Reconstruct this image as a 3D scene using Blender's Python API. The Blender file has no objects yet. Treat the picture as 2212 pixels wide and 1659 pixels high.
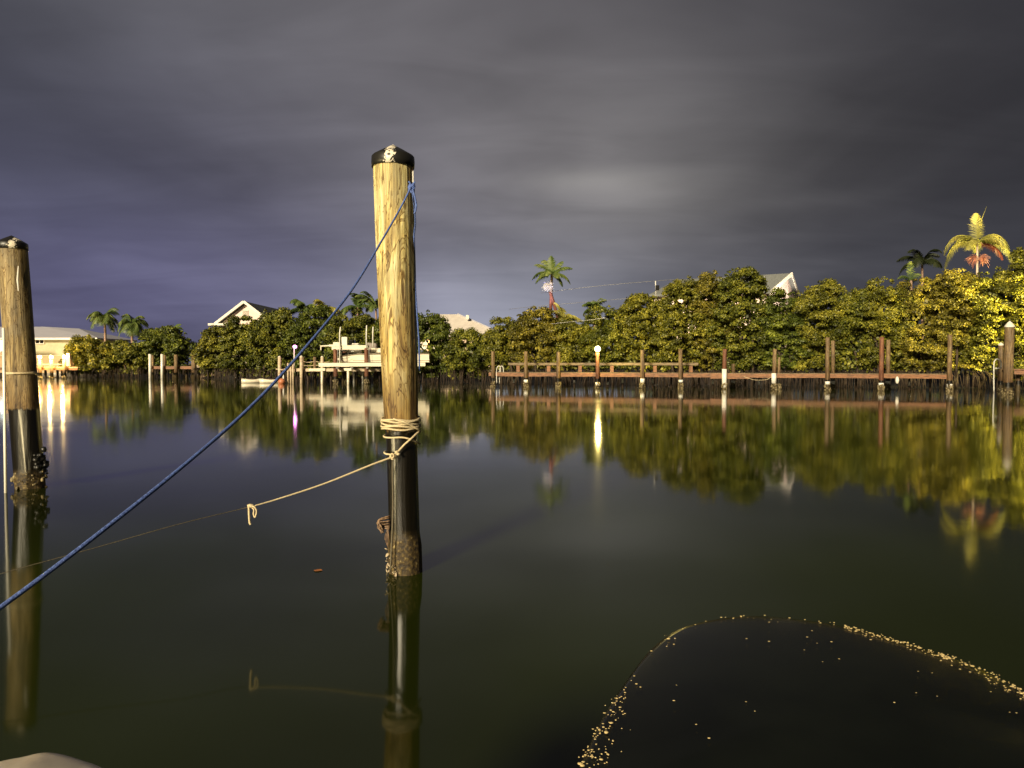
import bpy, math, random
import numpy as np
from mathutils import Vector, Matrix, noise as mnoise
random.seed(7); RNG = np.random.default_rng(11)
R = math.radians
sc = bpy.context.scene
col = sc.collection

# ------------------------------------------------------------------ camera
F = 1597.6; CX, CY = 1106.0, 829.5; CAMH = 1.6
PITCH = math.atan(44.5 / F)
cam_d = bpy.data.cameras.new("camera"); cam = bpy.data.objects.new("camera", cam_d); col.objects.link(cam)
cam.location = (0, 0, CAMH); cam.rotation_euler = (math.pi/2 - PITCH, 0, 0)
cam_d.sensor_width = 36; cam_d.lens = 26; cam_d.clip_start = 0.05; cam_d.clip_end = 3000
sc.camera = cam
RM = Matrix.Rotation(math.pi/2 - PITCH, 3, 'X')
def W(px, py, d):
    """point at forward distance d that is seen at photograph position px,py (2212 wide)"""
    v = RM @ Vector(((px-CX)/F, -(py-CY)/F, -1.0))
    return Vector((v.x/v.y*d, d, CAMH + v.z/v.y*d))
def XA(px, d): return W(px, 785, d).x
def ZA(py, d): return W(CX, py, d).z
def G(px, py, z=0.0):
    v = RM @ Vector(((px-CX)/F, -(py-CY)/F, -1.0)); t = (z-CAMH)/v.z
    return Vector((v.x*t, v.y*t, z))

# ------------------------------------------------------------------ mesh builder
class MB:
    def __init__(s): s.v = []; s.f = []
    def add(s, vs, fs):
        n = len(s.v); s.v += [tuple(a) for a in vs]; s.f += [tuple(i+n for i in q) for q in fs]; return s
    def box(s, c, size, rz=0.0, rx=0.0, ry=0.0, taper=1.0):
        m = Matrix.Rotation(rz, 3, 'Z') @ Matrix.Rotation(ry, 3, 'Y') @ Matrix.Rotation(rx, 3, 'X')
        vs = []
        for z in (-.5, .5):
            k = taper if z > 0 else 1
            for x, y in ((-.5,-.5),(.5,-.5),(.5,.5),(-.5,.5)):
                vs.append(Vector(c) + m @ Vector((x*size[0]*k, y*size[1]*k, z*size[2])))
        return s.add(vs, [(3,2,1,0),(4,5,6,7),(0,1,5,4),(1,2,6,5),(2,3,7,6),(3,0,4,7)])
    def beam(s, a, b, w, h):
        a = Vector(a); b = Vector(b); d = b-a
        rz = math.atan2(d.y, d.x); ry = -math.atan2(d.z, math.hypot(d.x, d.y))
        return s.box((a+b)/2, (d.length, w, h), rz, 0, ry)
    def tube(s, pts, rad, seg=8, caps=True, closed=False):
        pts = [Vector(p) for p in pts]; n = len(pts)
        if not hasattr(rad, '__len__'): rad = [rad]*n
        rings = []; up = None
        for i, p in enumerate(pts):
            t = (pts[(i+1) % n] - pts[i-1]) if closed else (pts[min(i+1, n-1)] - pts[max(i-1, 0)])
            if t.length < 1e-9: t = Vector((0,0,1))
            t.normalize()
            if up is None: up = t.orthogonal().normalized()
            up = (up - t*up.dot(t))
            if up.length < 1e-6: up = t.orthogonal()
            up.normalize(); w = t.cross(up)
            rings.append([p + (up*math.cos(2*math.pi*k/seg) + w*math.sin(2*math.pi*k/seg))*rad[i] for k in range(seg)])
        vs = [v for r in rings for v in r]; fs = []
        for i in range(n if closed else n-1):
            j = (i+1) % n
            for k in range(seg):
                fs.append((i*seg+k, i*seg+(k+1) % seg, j*seg+(k+1) % seg, j*seg+k))
        if caps and not closed:
            fs.append(tuple(range(seg))[::-1]); fs.append(tuple((n-1)*seg+k for k in range(seg)))
        return s.add(vs, fs)
    def ball(s, c, r, seg=10, rings=6, sq=(1,1,1), jit=0):
        vs = []; fs = []; c = Vector(c)
        for i in range(1, rings):
            th = math.pi*i/rings
            for k in range(seg):
                ph = 2*math.pi*k/seg; q = 1+random.uniform(-jit, jit)
                vs.append(c + Vector((math.sin(th)*math.cos(ph)*r*sq[0]*q, math.sin(th)*math.sin(ph)*r*sq[1]*q, math.cos(th)*r*sq[2]*q)))
        a = len(vs); vs.append(c+Vector((0,0,r*sq[2]))); vs.append(c-Vector((0,0,r*sq[2])))
        for i in range(rings-2):
            for k in range(seg): fs.append((i*seg+k, (i+1)*seg+k, (i+1)*seg+(k+1) % seg, i*seg+(k+1) % seg))
        for k in range(seg):
            fs.append((a, k, (k+1) % seg)); fs.append((a+1, (rings-2)*seg+(k+1) % seg, (rings-2)*seg+k))
        return s.add(vs, fs)
    def build(s, name, m=None, parent=None, smooth=False):
        me = bpy.data.meshes.new(name); me.from_pydata(s.v, [], s.f)
        if smooth: me.polygons.foreach_set('use_smooth', [True]*len(me.polygons))
        me.update(); o = bpy.data.objects.new(name, me); col.objects.link(o)
        if m: me.materials.append(m)
        if parent:
            o.parent = parent; o.matrix_parent_inverse = parent.matrix_basis.inverted()
        return o
def tag(o, label=None, cat=None, group=None, kind=None):
    if label: o['label'] = label
    if cat: o['category'] = cat
    if group: o['group'] = group
    if kind: o['kind'] = kind
    return o
def thing(name, label, cat, loc, group=None):
    o = bpy.data.objects.new(name, None); col.objects.link(o); o.location = loc; o.empty_display_size = .2
    return tag(o, label, cat, group)
def smoothpts(pts, n=8):
    pts = [Vector(p) for p in pts]; out = []
    P = [pts[0]*2-pts[1]] + pts + [pts[-1]*2-pts[-2]]
    for i in range(1, len(P)-2):
        a, b, c, d = P[i-1], P[i], P[i+1], P[i+2]
        for k in range(n):
            t = k/n
            out.append(.5*((2*b)+(c-a)*t+(2*a-5*b+4*c-d)*t*t+(-a+3*b-3*c+d)*t**3))
    out.append(pts[-1]); return out

# ------------------------------------------------------------------ materials
def nm(name):
    m = bpy.data.materials.new(name); m.use_nodes = True
    nt = m.node_tree; return m, nt, nt.nodes['Principled BSDF']
def N(nt, t, **k):
    n = nt.nodes.new(t)
    for a, b in k.items():
        if a.startswith('i_'): n.inputs[a[2:].replace('_', ' ')].default_value = b
        else: setattr(n, a, b)
    return n
def ramp(nt, stops):
    n = nt.nodes.new('ShaderNodeValToRGB'); e = n.color_ramp.elements
    while len(e) > 1: e.remove(e[-1])
    e[0].position = stops[0][0]; e[0].color = (*stops[0][1], 1)
    for p, c in stops[1:]:
        x = e.new(p); x.color = (*c, 1)
    return n
def coords(nt, scale, kind='Object'):
    tc = N(nt, 'ShaderNodeTexCoord'); mp = N(nt, 'ShaderNodeMapping'); mp.inputs['Scale'].default_value = scale
    nt.links.new(tc.outputs[kind], mp.inputs['Vector']); return mp.outputs['Vector']
def simple(name, c1, c2=None, rough=.6, sc_=(4,4,4), bump=.1, detail=5, metal=0, spec=.5):
    m, nt, b = nm(name); L = nt.links.new
    b.inputs['Roughness'].default_value = rough; b.inputs['Metallic'].default_value = metal
    b.inputs['Specular IOR Level'].default_value = spec
    if c2 is None: c2 = tuple(x*.8 for x in c1)
    v = coords(nt, sc_); no = N(nt, 'ShaderNodeTexNoise', i_Scale=1.0, i_Detail=detail, i_Roughness=.6)
    L(v, no.inputs['Vector']); r = ramp(nt, [(.35, c2), (.62, c1)]); L(no.outputs['Fac'], r.inputs['Fac'])
    L(r.outputs['Color'], b.inputs['Base Color'])
    if bump:
        bp = N(nt, 'ShaderNodeBump', i_Strength=bump, i_Distance=.02); L(no.outputs['Fac'], bp.inputs['Height']); L(bp.outputs['Normal'], b.inputs['Normal'])
    return m
def emit(name, c, s):
    m, nt, b = nm(name); b.inputs['Base Color'].default_value = (*c, 1)
    b.inputs['Emission Color'].default_value = (*c, 1); b.inputs['Emission Strength'].default_value = s; return m
def pile_wood(name, cols, wet_z, stain_z, zs=.09, sc_=11, wet=(.006,.0045,.002), barn_z=.3, bump=.5):
    """weathered round timber: grain along z, brown tide stain, black wet zone, crusted foot"""
    m, nt, b = nm(name); L = nt.links.new
    tc = N(nt, 'ShaderNodeTexCoord'); sep = N(nt, 'ShaderNodeSeparateXYZ'); L(tc.outputs['Object'], sep.inputs[0])
    def noise(scale, s, det=6, dist=0.0, rough=.6):
        mp = N(nt, 'ShaderNodeMapping'); mp.inputs['Scale'].default_value = scale; L(tc.outputs['Object'], mp.inputs['Vector'])
        n = N(nt, 'ShaderNodeTexNoise', i_Scale=s, i_Detail=det, i_Distortion=dist, i_Roughness=rough); L(mp.outputs['Vector'], n.inputs['Vector']); return n.outputs['Fac']
    g1 = noise((1,1,zs), sc_, 6, 1.8); g2 = noise((1,1,.035), sc_*5, 4, .3); g3 = noise((1,1,.5), 3.2, 3, .6); g4 = noise((1,1,.16), sc_*.8, 3, 3.2)
    r = ramp(nt, [(.28, cols[0]), (.42, cols[1]), (.52, cols[2]), (.66, cols[3])]); L(g1, r.inputs['Fac'])
    r2 = ramp(nt, [(.33, (.42,.36,.30)), (.6, (1.1,1.08,1.0))]); L(g2, r2.inputs['Fac'])
    mul = N(nt, 'ShaderNodeMix', data_type='RGBA', blend_type='MULTIPLY'); mul.inputs[0].default_value = .9; L(r.outputs[0], mul.inputs[6]); L(r2.outputs[0], mul.inputs[7])
    # grey weathered patches
    r3 = ramp(nt, [(.45, (0,0,0)), (.62, (.6,.6,.6))]); L(g3, r3.inputs['Fac'])
    gm = N(nt, 'ShaderNodeMix', data_type='RGBA'); L(r3.outputs[0], gm.inputs[0]); L(mul.outputs[2], gm.inputs[6])
    gm.inputs[7].default_value = (cols[2][0]*.55, cols[2][1]*.6, cols[2][2]*.85, 1)
    # dark thin cracks
    r4 = ramp(nt, [(.455, (1,1,1)), (.49, (.30,.20,.10)), (.505, (.30,.20,.10)), (.51, (1.25,1.2,1.1)), (.56, (1,1,1))]); L(g4, r4.inputs['Fac'])
    cm = N(nt, 'ShaderNodeMix', data_type='RGBA', blend_type='MULTIPLY'); cm.inputs[0].default_value = .9; L(gm.outputs[2], cm.inputs[6]); L(r4.outputs[0], cm.inputs[7])
    # stain
    def zmask(z0, z1, nfac, amp):
        a = N(nt, 'ShaderNodeMath', operation='MULTIPLY_ADD'); L(nfac, a.inputs[0]); a.inputs[1].default_value = amp; L(sep.outputs['Z'], a.inputs[2])
        mr = N(nt, 'ShaderNodeMapRange'); L(a.outputs[0], mr.inputs[0]); mr.inputs[1].default_value = z0+amp*.5; mr.inputs[2].default_value = z1+amp*.5
        mr.inputs[3].default_value = 1; mr.inputs[4].default_value = 0; return mr.outputs[0]
    s1 = zmask(stain_z-.75, stain_z+.35, g1, .9)
    sm = N(nt, 'ShaderNodeMix', data_type='RGBA', blend_type='MULTIPLY'); L(s1, sm.inputs[0]); L(cm.outputs[2], sm.inputs[6]); sm.inputs[7].default_value = (.46,.35,.22,1)
    w = zmask(wet_z-.012, wet_z+.012, g2, .12)
    wm = N(nt, 'ShaderNodeMix', data_type='RGBA'); L(w, wm.inputs[0]); L(sm.outputs[2], wm.inputs[6]); wm.inputs[7].default_value = (*wet, 1)
    gb = noise((1,1,1), 34, 4); bm_ = zmask(barn_z-.06, barn_z+.04, g3, .12)
    rb = ramp(nt, [(.35, (.012,.008,.004)), (.5, (.045,.028,.008)), (.62, (.10,.068,.018)), (.75, (.34,.27,.13))]); L(gb, rb.inputs['Fac'])
    bb = N(nt, 'ShaderNodeMix', data_type='RGBA'); L(bm_, bb.inputs[0]); L(wm.outputs[2], bb.inputs[6]); L(rb.outputs[0], bb.inputs[7])
    L(bb.outputs[2], b.inputs['Base Color'])
    rr = N(nt, 'ShaderNodeMapRange'); L(w, rr.inputs[0]); rr.inputs[3].default_value = .72; rr.inputs[4].default_value = .30
    ra = N(nt, 'ShaderNodeMath', operation='MULTIPLY_ADD'); L(bm_, ra.inputs[0]); ra.inputs[1].default_value = .4; L(rr.outputs[0], ra.inputs[2]); L(ra.outputs[0], b.inputs['Roughness'])
    cw = N(nt, 'ShaderNodeMath', operation='SUBTRACT', use_clamp=True); L(w, cw.inputs[0]); L(bm_, cw.inputs[1]); cw2 = N(nt, 'ShaderNodeMath', operation='MULTIPLY'); L(cw.outputs[0], cw2.inputs[0]); L(g1, cw2.inputs[1]); L(cw2.outputs[0], b.inputs['Coat Weight']); b.inputs['Coat Roughness'].default_value = .24; b.inputs['Coat IOR'].default_value = 1.6
    hs = N(nt, 'ShaderNodeMath', operation='ADD'); L(g1, hs.inputs[0]); L(g2, hs.inputs[1])
    hm = N(nt, 'ShaderNodeMix', data_type='FLOAT'); L(w, hm.inputs[0]); L(hs.outputs[0], hm.inputs[2]); L(g1, hm.inputs[3])
    h2 = N(nt, 'ShaderNodeMix', data_type='FLOAT'); L(bm_, h2.inputs[0]); L(hm.outputs[0], h2.inputs[2]); L(gb, h2.inputs[3])
    bp = N(nt, 'ShaderNodeBump', i_Strength=bump, i_Distance=.02); L(h2.outputs[0], bp.inputs['Height']); L(bp.outputs['Normal'], b.inputs['Normal'])
    return m
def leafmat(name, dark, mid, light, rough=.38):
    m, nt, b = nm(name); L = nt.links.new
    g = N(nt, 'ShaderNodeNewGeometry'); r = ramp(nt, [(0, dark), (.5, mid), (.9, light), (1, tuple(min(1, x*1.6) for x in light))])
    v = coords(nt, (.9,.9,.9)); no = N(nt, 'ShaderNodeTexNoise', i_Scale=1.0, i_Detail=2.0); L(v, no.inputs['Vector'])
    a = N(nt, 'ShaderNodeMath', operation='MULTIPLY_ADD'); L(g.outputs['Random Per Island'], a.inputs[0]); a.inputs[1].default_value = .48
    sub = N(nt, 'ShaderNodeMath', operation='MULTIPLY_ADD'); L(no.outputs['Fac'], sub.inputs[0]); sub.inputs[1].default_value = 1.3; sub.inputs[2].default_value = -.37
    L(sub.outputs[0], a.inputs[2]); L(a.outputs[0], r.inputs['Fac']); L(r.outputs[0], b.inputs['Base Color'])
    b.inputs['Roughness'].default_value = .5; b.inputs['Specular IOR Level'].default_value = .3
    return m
M = {}
M['pile_big'] = pile_wood('weathered_pile', [(.09,.055,.018),(.34,.245,.08),(.62,.51,.20),(.82,.75,.44)], 1.10, 1.95, zs=.13, sc_=8)
M['pile_left'] = pile_wood('weathered_pile_left', [(.08,.06,.03),(.22,.16,.07),(.34,.26,.12),(.42,.33,.18)], 1.02, 1.5, barn_z=.22)
M['pile_dock'] = pile_wood('dock_pile_wood', [(.07,.04,.02),(.17,.11,.05),(.26,.18,.09),(.34,.25,.13)], .62, 1.35, sc_=7, barn_z=.38, bump=.4)
M['pile_red'] = pile_wood('red_pile_wood', [(.07,.025,.012),(.17,.06,.03),(.24,.10,.05),(.3,.15,.08)], .6, 1.2, sc_=7, barn_z=.38, bump=.4)
M['red_wood'] = simple('red_brown_timber', (.27,.115,.042), (.11,.046,.018), .6, (2,9,12), .3)
M['grey_wood'] = simple('grey_timber', (.22,.16,.09), (.10,.07,.035), .7, (2,9,12), .3)
M['pale_wood'] = simple('pale_timber', (.62,.50,.34), (.40,.30,.19), .6, (2,9,12), .2)
M['dark_wood'] = simple('dark_timber', (.06,.035,.02), (.02,.012,.007), .7, (2,9,12), .3)
M['white'] = simple('white_paint', (.80,.76,.66), (.68,.62,.52), .45, (5,5,5), .05)
M['pvc'] = simple('white_pvc', (.82,.80,.74), (.7,.66,.56), .35, (8,8,2), .03)
M['hull'] = simple('cream_gelcoat', (.82,.76,.60), (.70,.62,.46), .25, (1.2,3,5), .0)
M['pink_wall'] = simple('pink_stucco', (.84,.68,.60), (.76,.60,.53), .8, (6,6,6), .15)
M['green_wall'] = simple('beige_stucco', (.50,.46,.30), (.42,.39,.25), .85, (3,3,3), .15)
M['cream_wall'] = simple('cream_stucco', (.62,.48,.34), (.54,.40,.28), .85, (3,3,3), .15)
M['roof_white'] = simple('white_metal_roof', (.46,.45,.50), (.38,.37,.42), .45, (1,14,1), .1)
M['roof_grey'] = simple('grey_shingle_roof', (.22,.23,.22), (.14,.145,.14), .85, (9,9,9), .3)
M['roof_cream'] = simple('cream_roof', (.62,.56,.50), (.54,.48,.43), .7, (2,2,2), .1)
M['glass'] = simple('dark_window_glass', (.02,.02,.022), (.01,.01,.012), .08, (1,1,1), 0)
M['black'] = simple('black_plastic', (.016,.015,.013), (.008,.008,.008), .32, (9,9,9), .15)
M['rope_tan'] = simple('tan_rope', (.74,.62,.40), (.46,.36,.20), .75, (160,160,160), .6)
M['rope_blue'] = simple('blue_rope', (.11,.19,.52), (.05,.08,.26), .6, (110,110,110), .6)
M['rope_dark'] = simple('dark_wet_rope', (.12,.10,.06), (.05,.04,.025), .6, (120,120,120), .4)
M['barnacle'] = simple('barnacle_crust', (.30,.24,.12), (.03,.02,.01), .55, (22,22,22), .8)
M['shell'] = simple('oyster_shell', (.6,.5,.34), (.12,.07,.04), .35, (30,30,30), .4)
M['bark'] = simple('mangrove_bark', (.055,.034,.018), (.015,.010,.006), .8, (8,8,2), .4)  # darkened towards the mangrove shade under the docks
M['palm_bark'] = simple('palm_bark', (.36,.24,.17), (.18,.10,.07), .8, (4,4,20), .4)
M['palm_bark_red'] = simple('red_palm_bark', (.22,.07,.05), (.10,.03,.025), .8, (4,4,20), .4)
M['palm_white'] = simple('pale_palm_trunk', (.75,.62,.48), (.5,.38,.28), .7, (4,4,20), .3)
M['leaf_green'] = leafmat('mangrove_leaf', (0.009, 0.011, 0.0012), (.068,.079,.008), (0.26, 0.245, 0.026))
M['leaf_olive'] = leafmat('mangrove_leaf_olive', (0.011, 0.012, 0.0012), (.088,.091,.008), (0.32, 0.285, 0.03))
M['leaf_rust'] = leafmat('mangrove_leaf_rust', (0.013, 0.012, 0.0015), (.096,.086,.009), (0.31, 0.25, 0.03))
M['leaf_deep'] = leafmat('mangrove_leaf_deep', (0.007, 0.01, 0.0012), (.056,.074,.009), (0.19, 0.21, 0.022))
M['frond'] = leafmat('palm_frond', (.03,.05,.012), (.08,.12,.025), (.2,.22,.06))
M['frond_shaded'] = leafmat('palm_frond_shaded', (.008,.012,.004), (.016,.022,.006), (.03,.036,.012))  # darker copy of the frond, shade painted into its colour
M['frond_yellow'] = leafmat('palm_frond_yellow', (.08,.085,.012), (.24,.22,.04), (.5,.44,.12))
M['frond_red'] = leafmat('palm_frond_dead', (.04,.008,.006), (.08,.014,.009), (.14,.035,.018))
M['flower_white'] = simple('palm_flower_white', (.8,.76,.78), (.6,.55,.55), .7, (5,5,5), 0)
M['fruit_red'] = simple('palm_fruit_red', (.42,.19,.13), (.22,.07,.05), .5, (5,5,5), 0)
M['leaf_float'] = simple('fallen_leaf', (.42,.15,.03), (.25,.08,.02), .5, (40,40,40), .1)
M['buoy'] = simple('orange_buoy', (.55,.20,.09), (.42,.14,.06), .45, (3,3,3), .05)
M['stone'] = simple('seawall_stone', (.22,.15,.09), (.06,.04,.025), .85, (2.2,2.2,3.5), .8)
M['mud'] = simple('shore_mud', (.008,.007,.004), (.003,.0025,.002), .8, (1,1,1), .5)  # near-black colour stands in for mangrove shade under the docks
M['dark_cloth'] = simple('dark_cloth', (.03,.028,.026), (.015,.014,.013), .8, (6,6,6), .1)
M['lamp_warm'] = emit('lamp_glow_warm', (1,.74,.30), 2.6)
M['lamp_yellow'] = emit('lamp_glow_yellow', (1,.82,.30), 3.4)
M['lamp_pink'] = emit('lamp_glow_pink', (.95,.34,.80), 2.0)
M['lamp_blue'] = emit('lamp_glow_blue', (.10,.12,1), 5)
M['win_lit'] = emit('lit_window', (1,.80,.5), .55)
M['win_cyan'] = emit('lit_window_cyan', (.5,.8,1.0), 1.2)
M['steel'] = simple('galvanised_steel', (.45,.44,.40), (.35,.33,.30), .35, (5,5,5), .05, metal=.6)
M['sail_grey'] = simple('grey_fabric', (.30,.26,.23), (.2,.17,.15), .8, (5,5,5), .1)

# ------------------------------------------------------------------ sky (world)
wd = bpy.data.worlds.new("World"); sc.world = wd; wd.use_nodes = True
nt = wd.node_tree; L = nt.links.new
bg = nt.nodes['Background']; bg.inputs['Strength'].default_value = .5
tc = N(nt, 'ShaderNodeTexCoord'); sep = N(nt, 'ShaderNodeSeparateXYZ'); L(tc.outputs['Generated'], sep.inputs[0])
def math_(op, a, b=None, c=None):
    n = N(nt, 'ShaderNodeMath', operation=op)
    for i, x in enumerate((a, b, c)):
        if x is None: continue
        if isinstance(x, (int, float)): n.inputs[i].default_value = x
        else: L(x, n.inputs[i])
    return n.outputs[0]
zc = math_('MAXIMUM', sep.outputs['Z'], 0.0)
den = math_('ADD', zc, .16)
cx_ = math_('DIVIDE', sep.outputs['X'], den); cy_ = math_('DIVIDE', sep.outputs['Y'], den)
cmb = N(nt, 'ShaderNodeCombineXYZ'); L(cx_, cmb.inputs[0]); L(cy_, cmb.inputs[1])
cl = N(nt, 'ShaderNodeTexNoise', i_Scale=1.0, i_Detail=4.0, i_Roughness=.45, i_Distortion=.35)
mpw = N(nt, 'ShaderNodeMapping'); mpw.inputs['Rotation'].default_value = (0,0,R(60)); mpw.inputs['Scale'].default_value = (1.15,.75,1); mpw.inputs['Location'].default_value = (3.1,1.7,0)
L(cmb.outputs[0], mpw.inputs['Vector']); L(mpw.outputs['Vector'], cl.inputs['Vector'])
clr = N(nt, 'ShaderNodeMapRange'); L(cl.outputs['Fac'], clr.inputs[0])
clr.inputs[1].default_value = .28; clr.inputs[2].default_value = .72; clr.inputs[3].default_value = .68; clr.inputs[4].default_value = 1.32
def glow(px, py, sx, sy):
    """soft lobe in azimuth/height round a direction"""
    d = (W(px, py, 10) - Vector((0,0,CAMH))).normalized()
    ax = math_('MULTIPLY', math_('SUBTRACT', sep.outputs['X'], d.x), 1/sx)
    az = math_('MULTIPLY', math_('SUBTRACT', sep.outputs['Z'], d.z), 1/sy)
    q = math_('ADD', math_('MULTIPLY', ax, ax), math_('MULTIPLY', az, az))
    e = math_('POWER', 2.718, math_('MULTIPLY', q, -1.0))
    return math_('MULTIPLY', e, math_('GREATER_THAN', sep.outputs['Y'], -.2))
acc = None
def addc(fac, c):
    global acc
    n = N(nt, 'ShaderNodeMix', data_type='RGBA', blend_type='ADD'); n.clamp_result = False
    n.inputs[0].default_value = 1.0
    s = N(nt, 'ShaderNodeVectorMath', operation='SCALE'); s.inputs[0].default_value = c
    if isinstance(fac, (int, float)): s.inputs[3].default_value = fac
    else: L(fac, s.inputs[3])
    if acc is None: n.inputs[6].default_value = (0,0,0,1)
    else: L(acc, n.inputs[6])
    L(s.outputs[0], n.inputs[7]); acc = n.outputs[2]
addc(1.0, (.027,.027,.031))                       # overcast night cloud
addc(glow(960, 120, .40, .30), (.108,.100,.104))
addc(glow(-100, 350, .45, .45), (.016,.020,.026))   # town light on the cloud, centre-left
addc(glow(1280, 410, .30, .15), (.050,.047,.040))
addc(glow(340, 560, .36, .20), (.012,.010,.045))   # violet cast, left
addc(glow(1040, 690, .30, .10), (.05,.05,.058)) # glow over the houses
addc(glow(120, 640, .22, .10), (.014,.012,.018))
cl2 = N(nt, 'ShaderNodeTexNoise', i_Scale=2.6, i_Detail=5.0, i_Roughness=.5, i_Distortion=.6)
mp2 = N(nt, 'ShaderNodeMapping'); mp2.inputs['Scale'].default_value = (.55,1.3,1); mp2.inputs['Rotation'].default_value = (0,0,R(-18)); L(cmb.outputs[0], mp2.inputs['Vector']); L(mp2.outputs['Vector'], cl2.inputs['Vector'])
cr2 = N(nt, 'ShaderNodeMapRange'); L(cl2.outputs['Fac'], cr2.inputs[0]); cr2.inputs[1].default_value = .3; cr2.inputs[2].default_value = .7; cr2.inputs[3].default_value = .86; cr2.inputs[4].default_value = 1.15
cmul = math_('MULTIPLY', clr.outputs[0], cr2.outputs[0])
cm = N(nt, 'ShaderNodeMix', data_type='RGBA', blend_type='MULTIPLY'); cm.inputs[0].default_value = 1.0
L(acc, cm.inputs[6]); L(cmul, cm.inputs[7])
acc = cm.outputs[2]
addc(glow(1050, 710, .20, .085), (.18,.19,.225))
addc(glow(900, 640, .75, .10), (.012,.014,.024))
addc(glow(1270, 388, .080, .013), (.060,.058,.050))
addc(glow(1330, 410, .10, .02), (.030,.028,.024))
addc(glow(1690, 440, .09, .012), (.020,.019,.019))   # bright cloud gap
addc(glow(1400, 440, .12, .035), (.020,.019,.016))
addc(glow(380, 650, .34, .09), (.014,.010,.040))
addc(1.0, (.006,.006,.009))
L(acc, bg.inputs['Color'])

# ------------------------------------------------------------------ lights
sd = bpy.data.lights.new("sun", 'SUN'); sun = bpy.data.objects.new("sun", sd); col.objects.link(sun)
SUN_AZ, SUN_EL = R(26), R(21)     # from the left behind the camera
sdir = Vector((math.sin(SUN_AZ)*math.cos(SUN_EL), math.cos(SUN_AZ)*math.cos(SUN_EL), -math.sin(SUN_EL)))
sun.rotation_euler = sdir.to_track_quat('-Z', 'Y').to_euler()
sd.energy = 3.3; sd.angle = R(9); sd.color = (1, .85, .58)
def lamp(loc, c, p, r=.15, parent=None, name='lamp_light'):
    d = bpy.data.lights.new(name, 'POINT'); d.energy = p; d.color = c; d.shadow_soft_size = r
    o = bpy.data.objects.new(name, d); col.objects.link(o); o.location = loc
    return o

# ------------------------------------------------------------------ water and land
m, nt2, b = nm('canal_water'); L2 = nt2.links.new
b.inputs['Base Color'].default_value = (.020,.021,.006,1); b.inputs['IOR'].default_value = 1.24; b.inputs['Roughness'].default_value = .055
v = coords(nt2, (1,1,1)); n1 = N(nt2, 'ShaderNodeTexNoise', i_Scale=.55, i_Detail=3.0); L2(v, n1.inputs['Vector'])
n2 = N(nt2, 'ShaderNodeTexNoise', i_Scale=.18, i_Detail=2.0); L2(v, n2.inputs['Vector'])
rr = N(nt2, 'ShaderNodeMapRange'); L2(n2.outputs['Fac'], rr.inputs[0]); rr.inputs[1].default_value = .35; rr.inputs[2].default_value = .7
rr.inputs[3].default_value = .05; rr.inputs[4].default_value = .085; L2(rr.outputs[0], b.inputs['Roughness'])
wr = ramp(nt2, [(.35, (.009,.012,.0015)), (.6, (.018,.025,.002))]); L2(n2.outputs['Fac'], wr.inputs['Fac']); L2(wr.outputs[0], b.inputs['Base Color'])
bp = N(nt2, 'ShaderNodeBump', i_Strength=.05, i_Distance=.05); L2(n1.outputs['Fac'], bp.inputs['Height']); L2(bp.outputs['Normal'], b.inputs['Normal'])
tag(MB().add([(-500,-60,0),(500,-60,0),(500,500,0),(-500,500,0)], [(0,1,2,3)]).build('water', m), kind='structure')

shore = [(-900,80),(150,80.5),(420,83),(438,78),(600,63.5),(830,61),(900,58),(1060,56),(1300,53.5),(1800,49),(2050,47),(2300,43.5),(2800,40),(4200,38)]
sp = [Vector((XA(px, d), d, 0)) for px, d in shore]
land = MB(); vs = []; nrow = 5
offs = [(0,-.5),(1.6,.02),(5.0,.35),(12,.8),(260,.9)]
for p in sp:
    for o_, z in offs: vs.append((p.x + p.x/p.y*o_, p.y+o_, z))
fs = []
for i in range(len(sp)-1):
    for k in range(nrow-1):
        a = i*nrow+k; fs.append((a, a+nrow, a+nrow+1, a+1))
land.add(vs, fs); tag(land.build('ground', M['mud'], None), kind='structure')
def shore_d(px):
    for (a, da), (b_, db) in zip(shore, shore[1:]):
        if a <= px <= b_: return da+(db-da)*(px-a)/(b_-a)
    return 60

# ------------------------------------------------------------------ foliage
def leaves_obj(name, centers, normals, size, mat, parent=None, droop=.2, elong=1.5, big=0):
    """many small pointed leaves as one mesh"""
    n = len(centers); c = np.asarray(centers, float); nn = np.asarray(normals, float)
    nn = nn + RNG.normal(0, .55, (n,3)); nn /= np.linalg.norm(nn, axis=1)[:,None]+1e-9
    t = RNG.normal(0, 1, (n,3)); t[:,2] -= droop*2; t -= (t*nn).sum(1)[:,None]*nn; t /= np.linalg.norm(t, axis=1)[:,None]+1e-9
    s = np.cross(nn, t); L_ = (size*RNG.uniform(.65, 1.3, n))[:,None]; L_[n-big:] *= 1.9; Wd = L_/elong
    v = np.empty((n,4,3)); v[:,0] = c - t*L_*.5; v[:,1] = c + s*Wd*.5 + nn*L_*.06; v[:,2] = c + t*L_*.5; v[:,3] = c - s*Wd*.5 + nn*L_*.06
    me = bpy.data.meshes.new(name); me.vertices.add(4*n); me.loops.add(4*n); me.polygons.add(n)
    me.vertices.foreach_set('co', v.ravel().astype('f')); me.loops.foreach_set('vertex_index', np.arange(4*n, dtype='i'))
    me.polygons.foreach_set('loop_start', np.arange(0, 4*n, 4, dtype='i')); me.polygons.foreach_set('loop_total', np.full(n, 4, dtype='i'))
    me.update(calc_edges=True); me.materials.append(mat)
    o = bpy.data.objects.new(name, me); col.objects.link(o)
    if parent: o.parent = parent; o.matrix_parent_inverse = parent.matrix_basis.inverted()
    return o
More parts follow.
